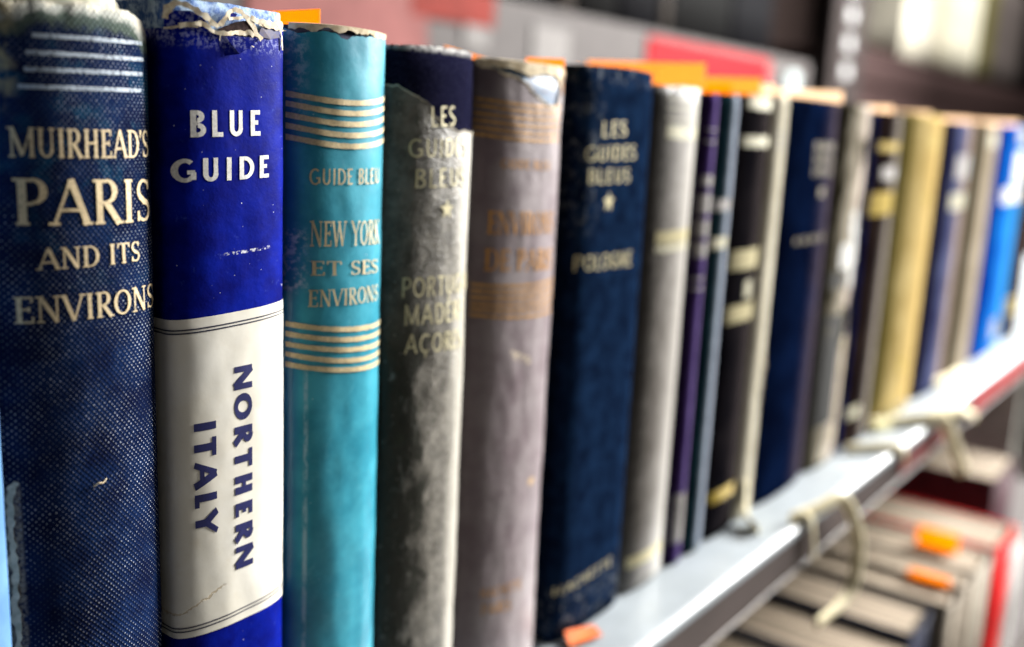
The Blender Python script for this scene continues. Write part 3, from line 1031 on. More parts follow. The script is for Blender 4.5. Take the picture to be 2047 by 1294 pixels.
torn_rim('torn_edge', sp, lambda x: .1656 + .0003 * math.sin(x * 120), 0.0004, 0.0250, 0.00125, M_core, e, 0.00008, 14, 0.0002, 0.8)
M_cream = foil('cream_print_teal', (0.72, 0.58, 0.33), 0.10, 0.7, 0.20, 0.5, 0.1)
st = [(((.0001, a), (.0086, b), (.0243, c)), .00105) for a, b, c in ((.1529, .1519, .1532), (.1511, .1499, .1513), (.1490, .1478, .1492), (.1470, .1457, .1470), (.1449, .1436, .1448))]
st += [(((.0001, a), (.0062, b), (.0248, c)), .00105) for a, b, c in ((.1086, .1074, .1061), (.1066, .1053, .1040), (.1045, .1032, .1017), (.1025, .1010, .0996), (.1004, .0990, .0975))]
for q in (0, 5):
    add_lines('ruled_lines', sp, [], st[q:q + 5], M_cream, e, 0.00017)
add_lines('lettering', sp, texts_for('B3'), [], M_cream, e, 0.00017)

# --- torn grey jacket over dark grained cloth
e, sp = book('B4', 'book in a soiled grey jacket torn away at the top over dark grained cloth', 0.1645)
g = G('dark_grained_cloth', 0.6, 0.0)
d1 = g.m('SINE', g.m('MULTIPLY', g.m('ADD', g.x, g.z), 2 * math.pi / 0.75))
d2 = g.m('SINE', g.m('MULTIPLY', g.m('SUBTRACT', g.x, g.z), 2 * math.pi / 0.8))
hb = g.m('ADD', g.m('MAXIMUM', d1, d2), g.m('MULTIPLY', g.noise(0.5, 3), 1.4))
col = g.mix(g.step(hb, 1.2, 2.2), (0.003, 0.003, 0.012), (0.045, 0.045, 0.10))  # highlight lines along the raised grain painted into the colour
col = g.mix(g.specks(0.8, 0.3, 0.10), col, (0.26, 0.25, 0.36))  # sparkle on the grain painted as pale specks
col = g.mix(g.m('MULTIPLY', g.step(g.z, 163, 164.6), g.step(g.noise(1.1, 4), 0.35, 0.55)), col, (0.72, 0.71, 0.68))
g.color(col)
g.bump(hb, 0.16, 0.9)
make_cover('cover', sp, 0.1646, 0.115, g.mat, e, seed=7, top=jag([(0, .1642), (.01, .1648), (.022, .1647), (.0284, .1640)], .0002, 500, 3), nx=90, warp=0.0)
g = G('soiled_grey_jacket', 0.42, 0.5)
n1 = g.noise(5, 6, 0.68)
col = g.mix(g.step(n1, 0.32, 0.68), (0.085, 0.078, 0.064), (0.26, 0.24, 0.205))
dirt_shade = g.m('MULTIPLY', g.step(g.m('ADD', g.x, g.m('MULTIPLY', g.m('SUBTRACT', g.noise(6, 5, 0.6, st=(1, 1, .5), off=(5, 0, 1)), 0.5), 30)), 9.6, 7.2), 0.93)
dirt_shade = g.m('MULTIPLY', dirt_shade, g.m('ADD', g.m('MULTIPLY', g.step(g.z, 128, 92), 0.75), 0.25))
col = g.mix(dirt_shade, col, (0.009, 0.011, 0.004))  # soiling together with painted shade on the left side
col = g.mix(g.m('MULTIPLY', g.step(g.noise(2.2, 6, 0.75, off=(1, 6, 6), st=(1, 1, .6)), 0.58, 0.70), 0.55), col, (0.40, 0.38, 0.34))
col = g.mix(g.m('MULTIPLY', g.step(g.noise(4.0, 4, 0.6, off=(8, 3, 2), st=(1, 1, .5)), 0.60, 0.72), 0.5), col, (0.035, 0.04, 0.018))
col = g.mix(g.m('MULTIPLY', g.step(g.x, 17, 23), 0.7), col, (0.56, 0.53, 0.46))  # sheen on the right side painted into the jacket colour
col = g.mix(g.m('MULTIPLY', g.specks(1.4, 0.4, 0.13), 0.8), col, (0.5, 0.48, 0.42))
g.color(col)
g.bump(g.m('ADD', g.noise(4, 6, 0.7), g.m('MULTIPLY', g.noise(1.0, 4), 0.4)), 0.6, 0.6)
j4t = [(-.0005, .1560), (.0010, .1561), (.0022, .1565), (.0042, .1549), (.0082, .1536), (.0094, .1521), (.0103, .1504), (.0125, .1490), (.0157, .1479), (.0184, .1475), (.0248, .1470), (.0289, .1466)]
j4 = jag(j4t, .0005, 420, 12)
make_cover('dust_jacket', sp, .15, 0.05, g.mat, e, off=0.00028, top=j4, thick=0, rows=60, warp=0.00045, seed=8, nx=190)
torn_rim('torn_edge', sp, j4, 0.0003, 0.0281, 0.00050, plain('grey_torn_core', (0.56, 0.51, 0.41), 0.9, 0.1, size=1), e, 0.00012, 15)
M_gold4 = foil('dull_gold_stamp', (0.80, 0.72, 0.44), 0.16, 0.8, 0.24, 0.5, 0.15)
add_lines('lettering', sp, texts_for('B4'), [], M_gold4, e, 0.00026)
star('star_stamp', sp, .0149, .1300, .0023, M_gold4, e, 0.00026)

# --- mauve jacket
e, sp = book('B5', 'faded mauve jacketed book with copper rules, a corner torn at the top', 0.1640)
g = G('blue_binding_cloth', 0.55, 0.4)
g.color(g.mix(g.step(g.noise(3, 5), 0.4, 0.62), (0.012, 0.045, 0.12), (0.06, 0.15, 0.28)))
make_cover('cover', sp, 0.1636, 0.115, g.mat, e, seed=9, warp=0.0)
g = G('mauve_jacket_paper', 0.42, 0.5)
col = g.mix(g.step(g.noise(9, 5, 0.62), 0.3, 0.7), (0.195, 0.150, 0.165), (0.315, 0.272, 0.280))
col = g.mix(g.m('MULTIPLY', g.step(g.z, 45, 20), 0.25), col, (0.30, 0.25, 0.24))
col = g.mix(g.m('MULTIPLY', g.step(g.noise(3, 6, 0.75, off=(5, 5, 1)), 0.57, 0.74), 0.45), col, (0.42, 0.37, 0.36))
col = g.mix(g.m('MULTIPLY', g.step(g.x, 8.0, 2.5), 0.6), col, (0.055, 0.035, 0.045))  # left side shade painted into the mauve
tn = g.m('MULTIPLY', g.band(g.m('ADD', g.z, g.m('MULTIPLY', g.x, 0.38)), 97.1, 0.7, 0.6), g.m('MULTIPLY', g.band(g.x, 16.5, 3.5, 1.0), g.step(g.noise(1.1, 5, 0.7), 0.46, 0.56)))
col = g.mix(tn, col, (0.66, 0.55, 0.40))
sx_ = g.m('SUBTRACT', g.x, 24.6)
sz_ = g.m('SUBTRACT', g.z, 55.2)
rr = g.m('ADD', g.m('MULTIPLY', sx_, g.m('MULTIPLY', sx_, 0.35)), g.m('MULTIPLY', sz_, sz_))
col = g.mix(g.m('MULTIPLY', g.step(rr, 1.5, 0.5), 0.8), col, (0.62, 0.40, 0.18))
g.color(col)
g.bump(g.m('ADD', g.noise(5, 5, 0.7), g.m('MULTIPLY', g.noise(0.6, 3), 0.2)), 0.45, 0.4)
j5t = [(-.0005, .1633), (.0003, .1632), (.0017, .1625), (.0055, .1613), (.0099, .1605), (.0135, .1593), (.0160, .1572), (.0185, .1561), (.0214, .1551), (.0245, .1540), (.0275, .1545), (.0295, .1578), (.0312, .1622), (.037, .1632)]
j5 = jag(j5t, .0002, 600, 17)
make_cover('dust_jacket', sp, .16, 0.05, g.mat, e, off=0.00028, top=j5, thick=0, rows=60, warp=0.00035, seed=10, nx=200)
torn_rim('torn_edge', sp, j5, 0.0003, 0.0362, 0.00075, M_core, e, 0.00012, 18)
# cream paper layer left between jacket and cloth along the head
ce = jag([(0, .1628), (.010, .1618), (.0140, .1608), (.0165, .1609), (.0205, .1618), (.0260, .1616), (.0285, .1606), (.0300, .1560), (.0366, .1550)], .0003, 500, 21)
vs, fs = [], []
for i in range(201):
    x = .0003 + .0361 * i / 200
    vs += [(x, sp.face(x, ce(x), -.0001), ce(x)), (x, sp.face(x, .1640, -.0001), .1640 + .0002 * mnoise.noise(Vector((x * 400, 3, 3)))), (x, sp.face(x, .164, -.0010), .1642)]
for i in range(200):
    for q in (0, 1):
        b = 3 * i + q
        fs.append((b, b + 3, b + 4, b + 1))
link_mesh('torn_paper_layer', vs, fs, M_core, e)
M_cop = foil('copper_print', (0.54, 0.29, 0.09), 0.28, 1.0, 0.20, 0.5, 0.15)
st = [(((.0004, a), (.0113, b), (.0300, c)), .00075) for a, b, c in ((.1548, .1540, .1543), (.1533, .1525, .1527), (.1515, .1508, .1510), (.1499, .1491, .1493), (.1483, .1474, .1475), (.1467, .1458, .1459))]
st += [(((.0009, a), (.012, (a + b) / 2 - .0003), (.0325, b)), .00075) for a, b in ((.1108, .1095), (.1093, .1079), (.1077, .1063), (.1061, .1046), (.1048, .1029), (.1033, .1010))]
for q in (0, 6):
    add_lines('ruled_lines', sp, [], st[q:q + 6], M_cop, e, 0.00011)
M_cop2 = foil('rubbed_orange_print', (0.62, 0.29, 0.06), 0.30, 1.6, 0.17, 0.5, 0.05)
tt = texts_for('B5')
add_lines('lettering', sp, tt[:3], [], M_cop2, e, 0.00011)
add_lines('foot_lettering', sp, tt[3:], [], M_cop2, e, 0.00011)


def leather(name, base, c2, rub, rubc, w, rough=0.42):
    """dark binding, rubbed pale near the spine's left edge and foot"""
    g = G(name, rough + 0.1, 0.0)
    col = g.mix(g.step(g.noise(6, 5, 0.65), 0.32, 0.7), base, c2)
    n = g.noise(2.4, 6, 0.75, off=(3, 1, 8))
    lft = g.m('MULTIPLY', g.step(g.x, w * 0.30, w * 0.10), g.m('MULTIPLY', g.step(g.z, 115, 130), g.step(g.z, 165, 155)))
    foot = g.step(g.z, 22, 8)
    hd = g.step(g.z, 160, 163)
    mk = g.m('MAXIMUM', g.m('MAXIMUM', g.m('MULTIPLY', lft, 0.9), g.m('MULTIPLY', foot, 1.0)), g.m('MULTIPLY', hd, 0.8))
    mk = g.m('MULTIPLY', g.m('MULTIPLY', mk, g.step(n, 0.50, 0.66)), rub)
    g.color(g.mix(mk, col, rubc))
    v = g.vor(0.55, feature='DISTANCE_TO_EDGE')
    g.bump(g.m('ADD', g.step(v.outputs['Distance'], 0.0, 0.25), g.m('MULTIPLY', g.noise(4, 4), 1.5)), 0.1, 0.6)
    return g.mat


e, sp = book('B6', 'navy leather book with gold star, grained and rubbed grey at its foot', 0.1658)
make_cover('cover', sp, 0.1658, 0.115, leather('navy_leather', (0.004, 0.009, 0.026), (0.009, 0.025, 0.066), 0.75, (0.22, 0.24, 0.25), 39.1), e, seed=11, top=jag([(0, .1655), (.02, .1661), (.0439, .1655)], .00015, 300, 2))
M_gold6 = foil('gold_stamp', (0.80, 0.70, 0.40), 0.16, 1.0, 0.20, 0.45, 0.2)
tt = texts_for('B6')
add_lines('lettering', sp, tt[:4], [], M_gold6, e, 0.00011)
add_lines('foot_lettering', sp, tt[4:], [], M_gold6, e, 0.00011)
star('star_stamp', sp, .0141, .1294, .0030, M_gold6, e, 0.00011)


# --- the rest of the row: (key, label, cloth colours, bands of gold, extras)
def cloth(name, a, b, size=7, rough=0.6, rightc=None, w=30, ramt=0.6, leftc=None, stre=(1, 1, .4), spots=None, spec=0.0):
    g = G(name, rough - 0.1, spec)
    col = g.mix(g.step(g.noise(size, 5, 0.65, st=stre), 0.33, 0.68), a, b)
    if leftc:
        col = g.mix(g.m('MULTIPLY', g.step(g.m('ADD', g.x, g.m('MULTIPLY', g.noise(3, 4), w * .3)), w * 0.55, w * 0.2), 0.9), col, leftc)  # darker left side: painted shade on some books, own colour on others
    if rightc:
        col = g.mix(g.m('MULTIPLY', g.step(g.m('ADD', g.x, g.m('MULTIPLY', g.noise(4, 4, off=(3, 3, 1)), w * .2)), w * 0.5, w * 0.85), ramt), col, rightc)  # paler right side: painted highlight on some books, own colour on others
    if spots:
        col = g.mix(g.step(g.noise(spots[0], 3, 0.5, off=(2, 9, 4), st=(1, 1, .5)), spots[1], spots[1] + 0.06), col, spots[2])
    g.color(col)
    g.bump(g.m('ADD', g.noise(0.6, 3), g.noise(5, 4)), 0.18, 0.5)
    return g.mat


M_gold = foil('band_gold', (0.66, 0.58, 0.33), 0.14, 1.0, 0.22, 0.42, 0.25)
M_palegold = foil('band_pale_gold', (0.72, 0.68, 0.50), 0.14, 1.0, 0.22, 0.42, 0.15)
M_greytitle = foil('band_grey_white', (0.45, 0.42, 0.40), 0.2, 1.2, 0.30, 0.5, 0.1)
M_deepgold = foil('band_deep_gold', (0.60, 0.42, 0.05), 0.12, 1.2, 0.2, 0.4, 0.2)
M_dimgold = foil('dim_gold', (0.22, 0.18, 0.10), 0.2, 1.2, 0.30, 0.5, 0.1)
M_white_lab = plain('white_spine_label', (0.78, 0.78, 0.76), 0.6, c2=(0.7, 0.69, 0.66))


def bands(key, e, sp, items):
    """stamped or pasted blocks across part of the spine: (name, x0, x1 as fractions, z0, z1 in mm, slope, material)"""
    for nm, f0, f1, z0, z1, m, lines in items:
        vs, fs = [], []
        mp = spine_map(sp, 0.00008)
        n = 24
        if lines == 0:
            for i in range(n + 1):
                x = sp.w * (f0 + (f1 - f0) * i / n)
                r = 0.0004 * mnoise.noise(Vector((x * 500, z0, 1)))
                vs += [mp(x, z0 / 1e3 + r), mp(x, z1 / 1e3 + r)]
            fs = [(2 * i, 2 * i + 2, 2 * i + 3, 2 * i + 1) for i in range(n)]
        else:
            # blurred title: rows of small capitals
            hh = (z1 - z0) / lines
            for r in range(lines):
                t = ''.join(random.choice('EIHLTNUAS') for _ in range(7 if r % 2 else 5))
                za = (z1 - hh * (r + 0.85)) / 1e3

                def mk(W_, za=za, hh=hh):
                    return lambda u, v, k: mp(sp.w * (f0 + (f1 - f0) * u / W_), za + hh * 0.7e-3 * v, k % 40)
                lay_text(t, 'heavy', mk, vs, fs)
        link_mesh(nm, vs, fs, m, e)


row = [
 ('B7', 'stone grey book with three gold bands, right of the navy leather book', .1628,
  cloth('stone_grey_cloth', (0.13, 0.115, 0.10), (0.26, 0.24, 0.22), 6, 0.5, (0.52, 0.49, 0.45), 32, .8, (0.03, 0.026, 0.022), spec=0.4),  # shaded left and bright right side painted into the grey
  [('gold_band', .22, .98, 147.3, 151.3, M_palegold, 0), ('thin_rule', .2, .98, 153.2, 153.7, M_palegold, 0), ('thin_rule', .2, .98, 156, 156.5, M_palegold, 0), ('thin_rule', .2, .98, 158.6, 159.1, M_palegold, 0),
   ('gold_band', .18, .96, 112.6, 114.6, M_palegold, 0), ('gold_band', .18, .96, 115.2, 119.2, M_gold, 0), ('head_highlight', .3, .9, 160.8, 163, M_white_lab, 0), ('gold_foot_band', .12, .8, 8.5, 12.5, M_gold, 0)]),  # the block at the head is a painted highlight
 ('B8', 'slim violet cloth book with a greyish title block', .1622,
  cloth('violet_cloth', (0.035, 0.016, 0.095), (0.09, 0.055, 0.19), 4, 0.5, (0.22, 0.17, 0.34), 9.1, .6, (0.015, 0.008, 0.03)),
  [('thin_rule', .1, .98, 150.5, 151, M_greytitle, 0), ('thin_rule', .1, .98, 146.5, 147.2, M_greytitle, 0), ('title_line', .1, .95, 132.5, 136, M_greytitle, 0), ('title_line', .05, .95, 123.5, 130, M_greytitle, 0), ('title_line', .05, .95, 116, 121.5, M_greytitle, 0), ('title_line', .05, .95, 109, 114, M_greytitle, 0),
   ('thin_rule', .05, .98, 101.5, 102.6, M_greytitle, 0), ('thin_rule', .05, .98, 98, 99, M_greytitle, 0), ('foot_label', .1, .98, 8, 26, M_greytitle, 0)]),
 ('B9', 'narrow dark green blue book with a silvery highlight painted down its right edge', .1626,
  cloth('blue_green_cloth', (0.004, 0.010, 0.014), (0.010, 0.026, 0.034), 6, 0.4, (0.34, 0.38, 0.46), 16.7, .9),  # right edge highlight painted in as a silvery colour
  [('title_line', .1, .8, 124, 128, M_greytitle, 0), ('gold_band', .1, .8, 111, 115, M_palegold, 0)]),
 ('B10', 'black book with separate gold blocks and a pale highlight painted at its head', .1632,
  cloth('black_cloth', (0.004, 0.004, 0.006), (0.014, 0.012, 0.014), 6, 0.45, (0.045, 0.036, 0.036), 28, .6),
  [('head_highlight', .15, .9, 158.5, 163.2, M_palegold, 0), ('gold_band', .1, .95, 145.6, 149.4, M_palegold, 0), ('gold_band', .08, .95, 102, 109.2, M_gold, 0), ('gold_dot', .5, .72, 91, 97.5, M_palegold, 0), ('gold_band', .1, .95, 82.6, 89, M_gold, 0), ('gold_foot_band', .1, .8, 14, 18.5, M_deepgold, 0)]),  # pale block at the head paints a highlight there
 ('B10b', 'cream cloth book tied with tape, between the black and the navy book', .1645,
  cloth('cream_cloth', (0.58, 0.53, 0.41), (0.74, 0.69, 0.56), 7, 0.7),
  [('thin_rule', .05, .95, 145.5, 146, M_greytitle, 0), ('thin_rule', .05, .95, 148, 148.5, M_greytitle, 0), ('thin_rule', .05, .95, 150.5, 151, M_greytitle, 0)]),
 ('B11', 'broad blue black book with faint rows of gold title lettering', .1646,
  cloth('blue_black_cloth', (0.0015, 0.003, 0.012), (0.003, 0.009, 0.036), 9, 0.45, (0.09, 0.07, 0.09), 80, .8),  # sheen strip on the right painted as a paler tone
  [('title_line', .45, .98, 134, 149, M_dimgold, 3), ('star_block', .62, .74, 126, 130, M_dimgold, 0), ('title_line', .25, .98, 107, 111, M_dimgold, 1)]),
 ('B12', 'mottled cream book whose torn covering shows black lower down', .1650,
  cloth('mottled_cream', (0.16, 0.14, 0.10), (0.52, 0.47, 0.38), 14, 0.7, (0.62, 0.53, 0.47), 41, .8, (0.05, 0.045, 0.03), (1, 1, .7), (13, 0.53, (0.03, 0.026, 0.016))),
  [('dark_tear', .06, .62, 20, 72, plain('dark_torn_patch', (0.010, 0.010, 0.008), 0.8), 0), ('dark_tear', .1, .5, 84, 92, plain('dark_torn_patch_two', (0.02, 0.018, 0.012), 0.8), 0), ('pale_scrap', .3, .9, 93, 104, M_white_lab, 0)]),
 ('B13', 'thin royal blue booklet between the mottled and the brown book', .1618,
  cloth('royal_blue', (0.006, 0.010, 0.09), (0.02, 0.045, 0.24), 10, 0.5), []),
 ('B14', 'dark brown book with two bright gold labels', .1632,
  cloth('dark_brown_cloth', (0.008, 0.005, 0.006), (0.022, 0.014, 0.012), 8, 0.42, (0.34, 0.30, 0.26), 52, .8),  # grey highlight on the right side painted into the brown
  [('gold_label', .15, .95, 145.5, 149.5, M_deepgold, 0), ('gold_label', .10, .95, 115, 126, M_deepgold, 0), ('title_line', .3, .9, 132, 138, M_greytitle, 0), ('foot_mark', .15, .5, 14, 20, M_palegold, 0)]),
 ('B15', 'ochre yellow cloth book with olive shading painted on its left side', .1648,
  cloth('ochre_cloth', (0.30, 0.22, 0.08), (0.50, 0.39, 0.18), 12, 0.55, (0.60, 0.42, 0.16), 81, .6, (0.09, 0.075, 0.015)),  # left shading painted in as olive
  [('ochre_mark', .55, .75, 147, 155, M_deepgold, 0), ('ochre_mark', .60, .72, 119, 123, M_deepgold, 0), ('ochre_mark', .5, .62, 24, 34, M_deepgold, 0), ('foot_rule', .2, .8, 4, 6, plain('olive_print', (.10, .09, .015), .6), 0)]),
 ('B16', 'grey violet cloth book with a beige worn right side', .1630,
  cloth('grey_violet_cloth', (0.03, 0.035, 0.10), (0.10, 0.12, 0.24), 12, 0.5, (0.42, 0.32, 0.24), 75, .9, (0.008, 0.004, 0.014)),
  [('pale_label', .3, .95, 112, 122, M_palegold, 0), ('pale_label', .35, .95, 130, 144, M_greytitle, 0)]),
 ('B17', 'half olive brown, half beige book left of the bright blue one', .1645,
  cloth('olive_beige_cloth', (0.30, 0.25, 0.18), (0.42, 0.36, 0.28), 12, 0.6, None, 80, .8, (0.03, 0.022, 0.004)),
  [('head_label', .4, .98, 150, 158, M_palegold, 0)]),
 ('B18', 'bright blue book with a large white label near its top', .1652,
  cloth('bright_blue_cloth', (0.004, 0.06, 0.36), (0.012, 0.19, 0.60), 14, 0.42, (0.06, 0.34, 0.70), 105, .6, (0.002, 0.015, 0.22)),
  [('white_label', .50, .95, 124, 148, M_white_lab, 0), ('white_label', .25, .95, 111, 122, M_white_lab, 0), ('head_label', .5, .95, 154, 163, M_palegold, 0), ('foot_label', .5, .75, 8, 24, M_greytitle, 0)]),
 ('B19', 'dark brown book at the far right end of the row', .1650,
  cloth('dark_umber_cloth', (0.02, 0.012, 0.012), (0.06, 0.04, 0.035), 12, 0.5), [('foot_mark', .02, .5, 20, 34, M_deepgold, 0)]),
]
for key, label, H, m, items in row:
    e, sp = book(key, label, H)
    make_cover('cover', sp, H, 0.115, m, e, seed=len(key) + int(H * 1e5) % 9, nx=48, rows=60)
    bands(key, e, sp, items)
    if key == 'B10b':
        flat_shred('loose_scrap', sp, [(12.0, 66), (12.4, 61), (12.6, 54), (12.3, 47), (11.9, 42)], 0.0022, 0.0003, M_core, e, 4)
    if key == 'B12':
        flat_shred('loose_scrap', sp, [(24, 118), (27, 104), (26, 94), (29, 84)], 0.005, 0.0003, M_white_lab, e, 8)
        flat_shred('loose_scrap', sp, [(30, 60), (33, 40), (32, 22), (30, 8)], 0.004, 0.0003, M_core, e, 9)

# ============================================================ paper slips standing in the books


def slip_paper(name, c):
    g = G(name, 0.6, 0.25)
    g.color(g.mix(g.step(g.noise(8, 4), 0.35, 0.65), tuple(k * 0.9 for k in c), c))
    g.translucent(c, 0.6)
    return g.mat


M_slip = slip_paper('orange_slip_paper', (0.95, 0.47, 0.012))
M_slip2 = slip_paper('pale_orange_slip_paper', (0.92, 0.52, 0.17))
M_slip3 = slip_paper('salmon_slip_paper', (0.94, 0.78, 0.62))
SG = 'orange paper slips standing out of the books'


def slip(x, y0, y1, zt0, zt1, m, label, lean=0.0, curl=0.0):
    vs, fs = [], []
    n = 14
    for i in range(n + 1):
        f = i / n
        y = y0 + (y1 - y0) * f
        z1 = zt0 + (zt1 - zt0) * f ** 1.4
        xx = x + lean * f + curl * math.sin(f * 3.0)
        vs += [(xx, y, 0.158), (xx + curl * 0.3, y, z1)]
    fs = [(2 * i, 2 * i + 2, 2 * i + 3, 2 * i + 1) for i in range(n)]
    o = link_mesh('paper_slip', vs, fs, m)
    sd = o.modifiers.new('thickness', 'SOLIDIFY')
    sd.thickness = 0.0003
    tag(o, label, 'bookmark', SG)


slip(0.138, 0.0085, 0.050, .1703, .1700, M_slip, 'flat orange slip with a square corner, standing up behind the teal book')
slip(0.200, 0.0050, 0.030, .1645, .1690, M_slip, 'orange slip sloping down to one side above the mauve book', 0, 0.0006)
slip(0.2145, 0.0020, 0.014, .1668, .1672, M_slip, 'narrow orange slip just left of the navy leather book')
slip(0.2720, 0.0065, 0.045, .1698, .1704, M_slip2, 'pale orange slip over the stone grey book', 0.012)
slip(0.2990, 0.0045, 0.050, .1722, .1730, M_slip2, 'tall pale orange slip standing over the violet book, behind the darker one')
slip(0.3190, 0.0040, 0.040, .1672, .1676, M_slip, 'deep orange slip over the narrow green blue book')
slip(0.3440, 0.0045, 0.050, .1704, .1712, M_slip2, 'pale orange slip over the black book')
slip(0.3600, 0.0060, 0.040, .1692, .1698, M_slip3, 'salmon slip over the cream cloth book')
slip(0.4300, 0.0045, 0.060, .1705, .1712, M_slip3, 'salmon slip over the mottled cream book, reaching across the broad blue black one')
slip(0.5120, 0.0070, 0.050, .1678, .1684, M_slip3, 'salmon slip over the dark brown book with gold labels')
slip(0.5750, 0.0055, 0.060, .1676, .1684, M_slip3, 'salmon slip over the ochre book')
slip(0.6650, 0.0060, 0.060, .1676, .1686, M_slip3, 'salmon slip over the grey violet book')
slip(0.7300, 0.0060, 0.060, .1682, .1692, M_slip3, 'salmon slip over the half olive, half beige book')
slip(0.8200, 0.0060, 0.060, .1700, .1710, M_slip3, 'salmon slip over the bright blue book')

# ============================================================ cotton tapes and a slip on the shelf
M_tape = plain('cream_cotton_tape', (0.84, 0.76, 0.54), 0.85, 0.2, c2=(0.74, 0.65, 0.42), size=3)
TG = 'cream cotton tapes hanging over the shelf edge'
t = tube('cotton_tape', [(.364, -.0165, .0020), (.380, -.0215, .0034), (.396, -.025, .0040), (.412, -.0265, -.0086), (.4225, -.027, -.026), (.4215, -.027, -.0435), (.4060, -.026, -.0485), (.3830, -.025, -.0475)], 0.0027, M_tape, None, 0.35, 10, (0.85, 0.5, -0.1))
tag(t, 'long cream tape looping out and curling back below the shelf lip', 'tape', TG)
t = tube('cotton_tape', [(.3690, -.0190, .0016), (.372, -.0214, .0012), (.3745, -.0222, -.006), (.3785, -.0222, -.0175)], 0.0024, M_tape, None, 0.35)
tag(t, 'short cream tape end lying flat down the shelf lip beside the long loop', 'tape', TG)
t = tube('cotton_tape', [(.520, .002, .0030), (.540, -.010, .0025), (.556, -.0205, .0030), (.566, -.024, .0020), (.585, -.025, -.012), (.610, -.0252, -.030), (.634, -.025, -.0465)], 0.0038, M_tape, None, 0.45, 10, (0.85, 0.5, -0.1))
tag(t, 'thick cream tape hanging down past the faded red card', 'tape', TG)
t = tube('cotton_tape', [(.470, -.002, .0022), (.486, -.0150, .0022), (.496, -.0216, .0006), (.5014, -.0222, -.0062)], 0.0026, M_tape, None, 0.5)
tag(t, 'tiny cream tape end just over the shelf edge, left of the thick tape', 'tape', TG)
t = tube('cotton_tape', [(.560, -.0170, .0026), (.590, -.0225, .0022), (.625, -.0235, -.006), (.6520, -.0232, -.0150)], 0.0030, M_tape, None, 0.4)
tag(t, 'cream tape lying slantwise across the lip in front of the bright red label', 'tape', TG)
t = tube('cotton_tape', [(.3535, -.0006, .016), (.3525, -.0014, .008), (.3490, -.0050, .0030), (.3440, -.0110, .0018)], 0.0030, M_tape, None, 0.25)
tag(t, 'cream tape end trailing from the foot of the cream cloth book onto the shelf', 'tape', TG)
t = tube('cotton_tape', [(.515, -.001, .0020), (.528, -.005, .0022), (.542, -.004, .0021), (.552, .000, .0021)], 0.0032, plain('yellowed_tape', (.76, .70, .36), .85, size=3), None, 0.4)
tag(t, 'yellowish tape end lying on the white shelf below the ochre book', 'tape', TG)
t = tube('cotton_tape', [(.640, .001, .0026), (.660, -.003, .0026), (.690, -.004, .0026)], 0.0042, M_tape, None, 0.5)
tag(t, 'cream tape end lying on the white shelf below the olive and beige book', 'tape', TG)
vs = [(.2245, -.0045, .0016), (.2370, -.0080, .0012), (.2400, -.0030, .0016), (.2290, .0005, .0026)]
o = link_mesh('paper_slip', vs, [(0, 1, 2, 3)], plain('vermilion_slip_paper', (.85, .16, .02), .6))
sd = o.modifiers.new('thickness', 'SOLIDIFY')
sd.thickness = 0.0004
tag(o, 'orange red paper scrap lying on the shelf under the navy leather book', 'bookmark', SG)

# ============================================================ books on the lower shelf, seen from above
LG = 'books on the lower shelf'


def low_book(x0, x1, zt, yf, cm, label, depth=0.2):
    e = empty('book', (x0, yf, -0.3345), label, 'book', LG)
    sp = Spine(x1 - x0, 0.004, 2.4)
    H = zt + 0.3345
    make_cover('cover', sp, H, depth, cm, e, rows=4, warp=0, nx=24)
    page = box('page_block', 0.0024, x1 - x0 - 0.0024, 0.006, depth - 0.004, 0.003, H - 0.0012, M_lowpages, e)


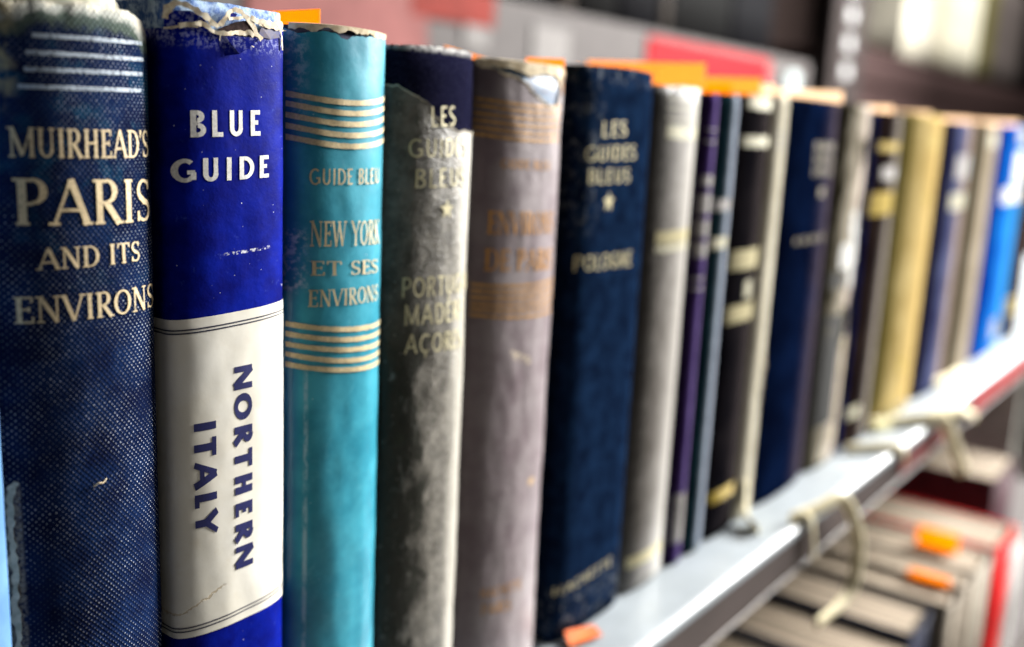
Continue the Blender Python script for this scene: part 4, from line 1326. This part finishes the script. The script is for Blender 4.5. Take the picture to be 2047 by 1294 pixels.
g = G('cream_page_tops', 0.85, 0.2)
n = g.noise(1.6, 3, 0.6, st=(1, 0.012, 0.012))
g.color(g.mix(g.step(n, 0.38, 0.62), (0.09, 0.065, 0.042), (0.42, 0.34, 0.25)))
M_lowpages = g.mat
lows = []
x = .270
first = [('brown', (.07, .05, .04)), ('fawn', (.30, .25, .19)), ('cream', (.45, .40, .31)), ('grey', (.14, .13, .12)), ('tan', (.36, .27, .17)), ('rust red', (.16, .03, .012)), ('buff', (.40, .34, .25)), ('olive', (.09, .08, .04)), ('pale grey', (.42, .40, .37))]
place = ['farthest left', 'second from the left', 'third from the left', 'fourth from the left', 'fifth from the left', 'sixth from the left', 'seventh from the left', 'just left of the dark green one', 'just left of the navy one']
for k, (nm, c) in enumerate(first):
    w = .017 + .005 * ((k * 5) % 3)
    if k == 7:
        w = .014
    lows.append((x, x + w, -.122 + .005 * ((k * 7) % 4) - .004, -.024 - .0012 * k, c, 'thin %s covered book on the lower shelf, %s' % (nm, place[k])))
    x += w + .0035 + .002 * (k % 2)
lows += [(.494, .541, -.123, -.034, (.010, .015, .05), 'navy blue book on the lower shelf, nearest the curling tape'), (.5445, .587, -.119, -.030, (.006, .009, .03), 'blue black book beside the navy one on the lower shelf'), (.5915, .614, -.116, -.038, (.34, .29, .23), 'thin beige book on the lower shelf beside the orange slip'), (.617, .640, -.113, -.040, (.40, .34, .27), 'second thin beige book, holding the lower orange slip'),
         (.643, .684, -.112, -.042, (.42, .37, .30), 'pale beige book left of the bright red one on the lower shelf'), (.688, .745, -.110, -.045, (.60, .004, .004), 'bright red book on the lower shelf'), (.750, .800, -.130, -.045, (.50, .48, .46), 'whitish book right of the bright red one on the lower shelf'), (.803, .88, -.100, -.02, (.05, .015, .022), 'dark maroon book beyond the red one on the lower shelf')]
for x0, x1, zt, yf, c, lb in lows:
    low_book(x0, x1, zt, yf, plain('low_cover', c, .7, .08, size=12), lb)


def low_slip(x, y0, y1, z0, z1, m, label):
    o = box('paper_slip', x, x + 0.0006, y0, y1, z0, z1, m)
    tag(o, label, 'bookmark', SG)


low_slip(.668, -.022, .004, -.135, -.100, M_slip, 'tall orange slip on the lower shelf, nearest the bright red book')
low_slip(.6155, -.030, -.006, -.135, -.1095, M_slip, 'low orange slip on the lower shelf, among the thin beige books')
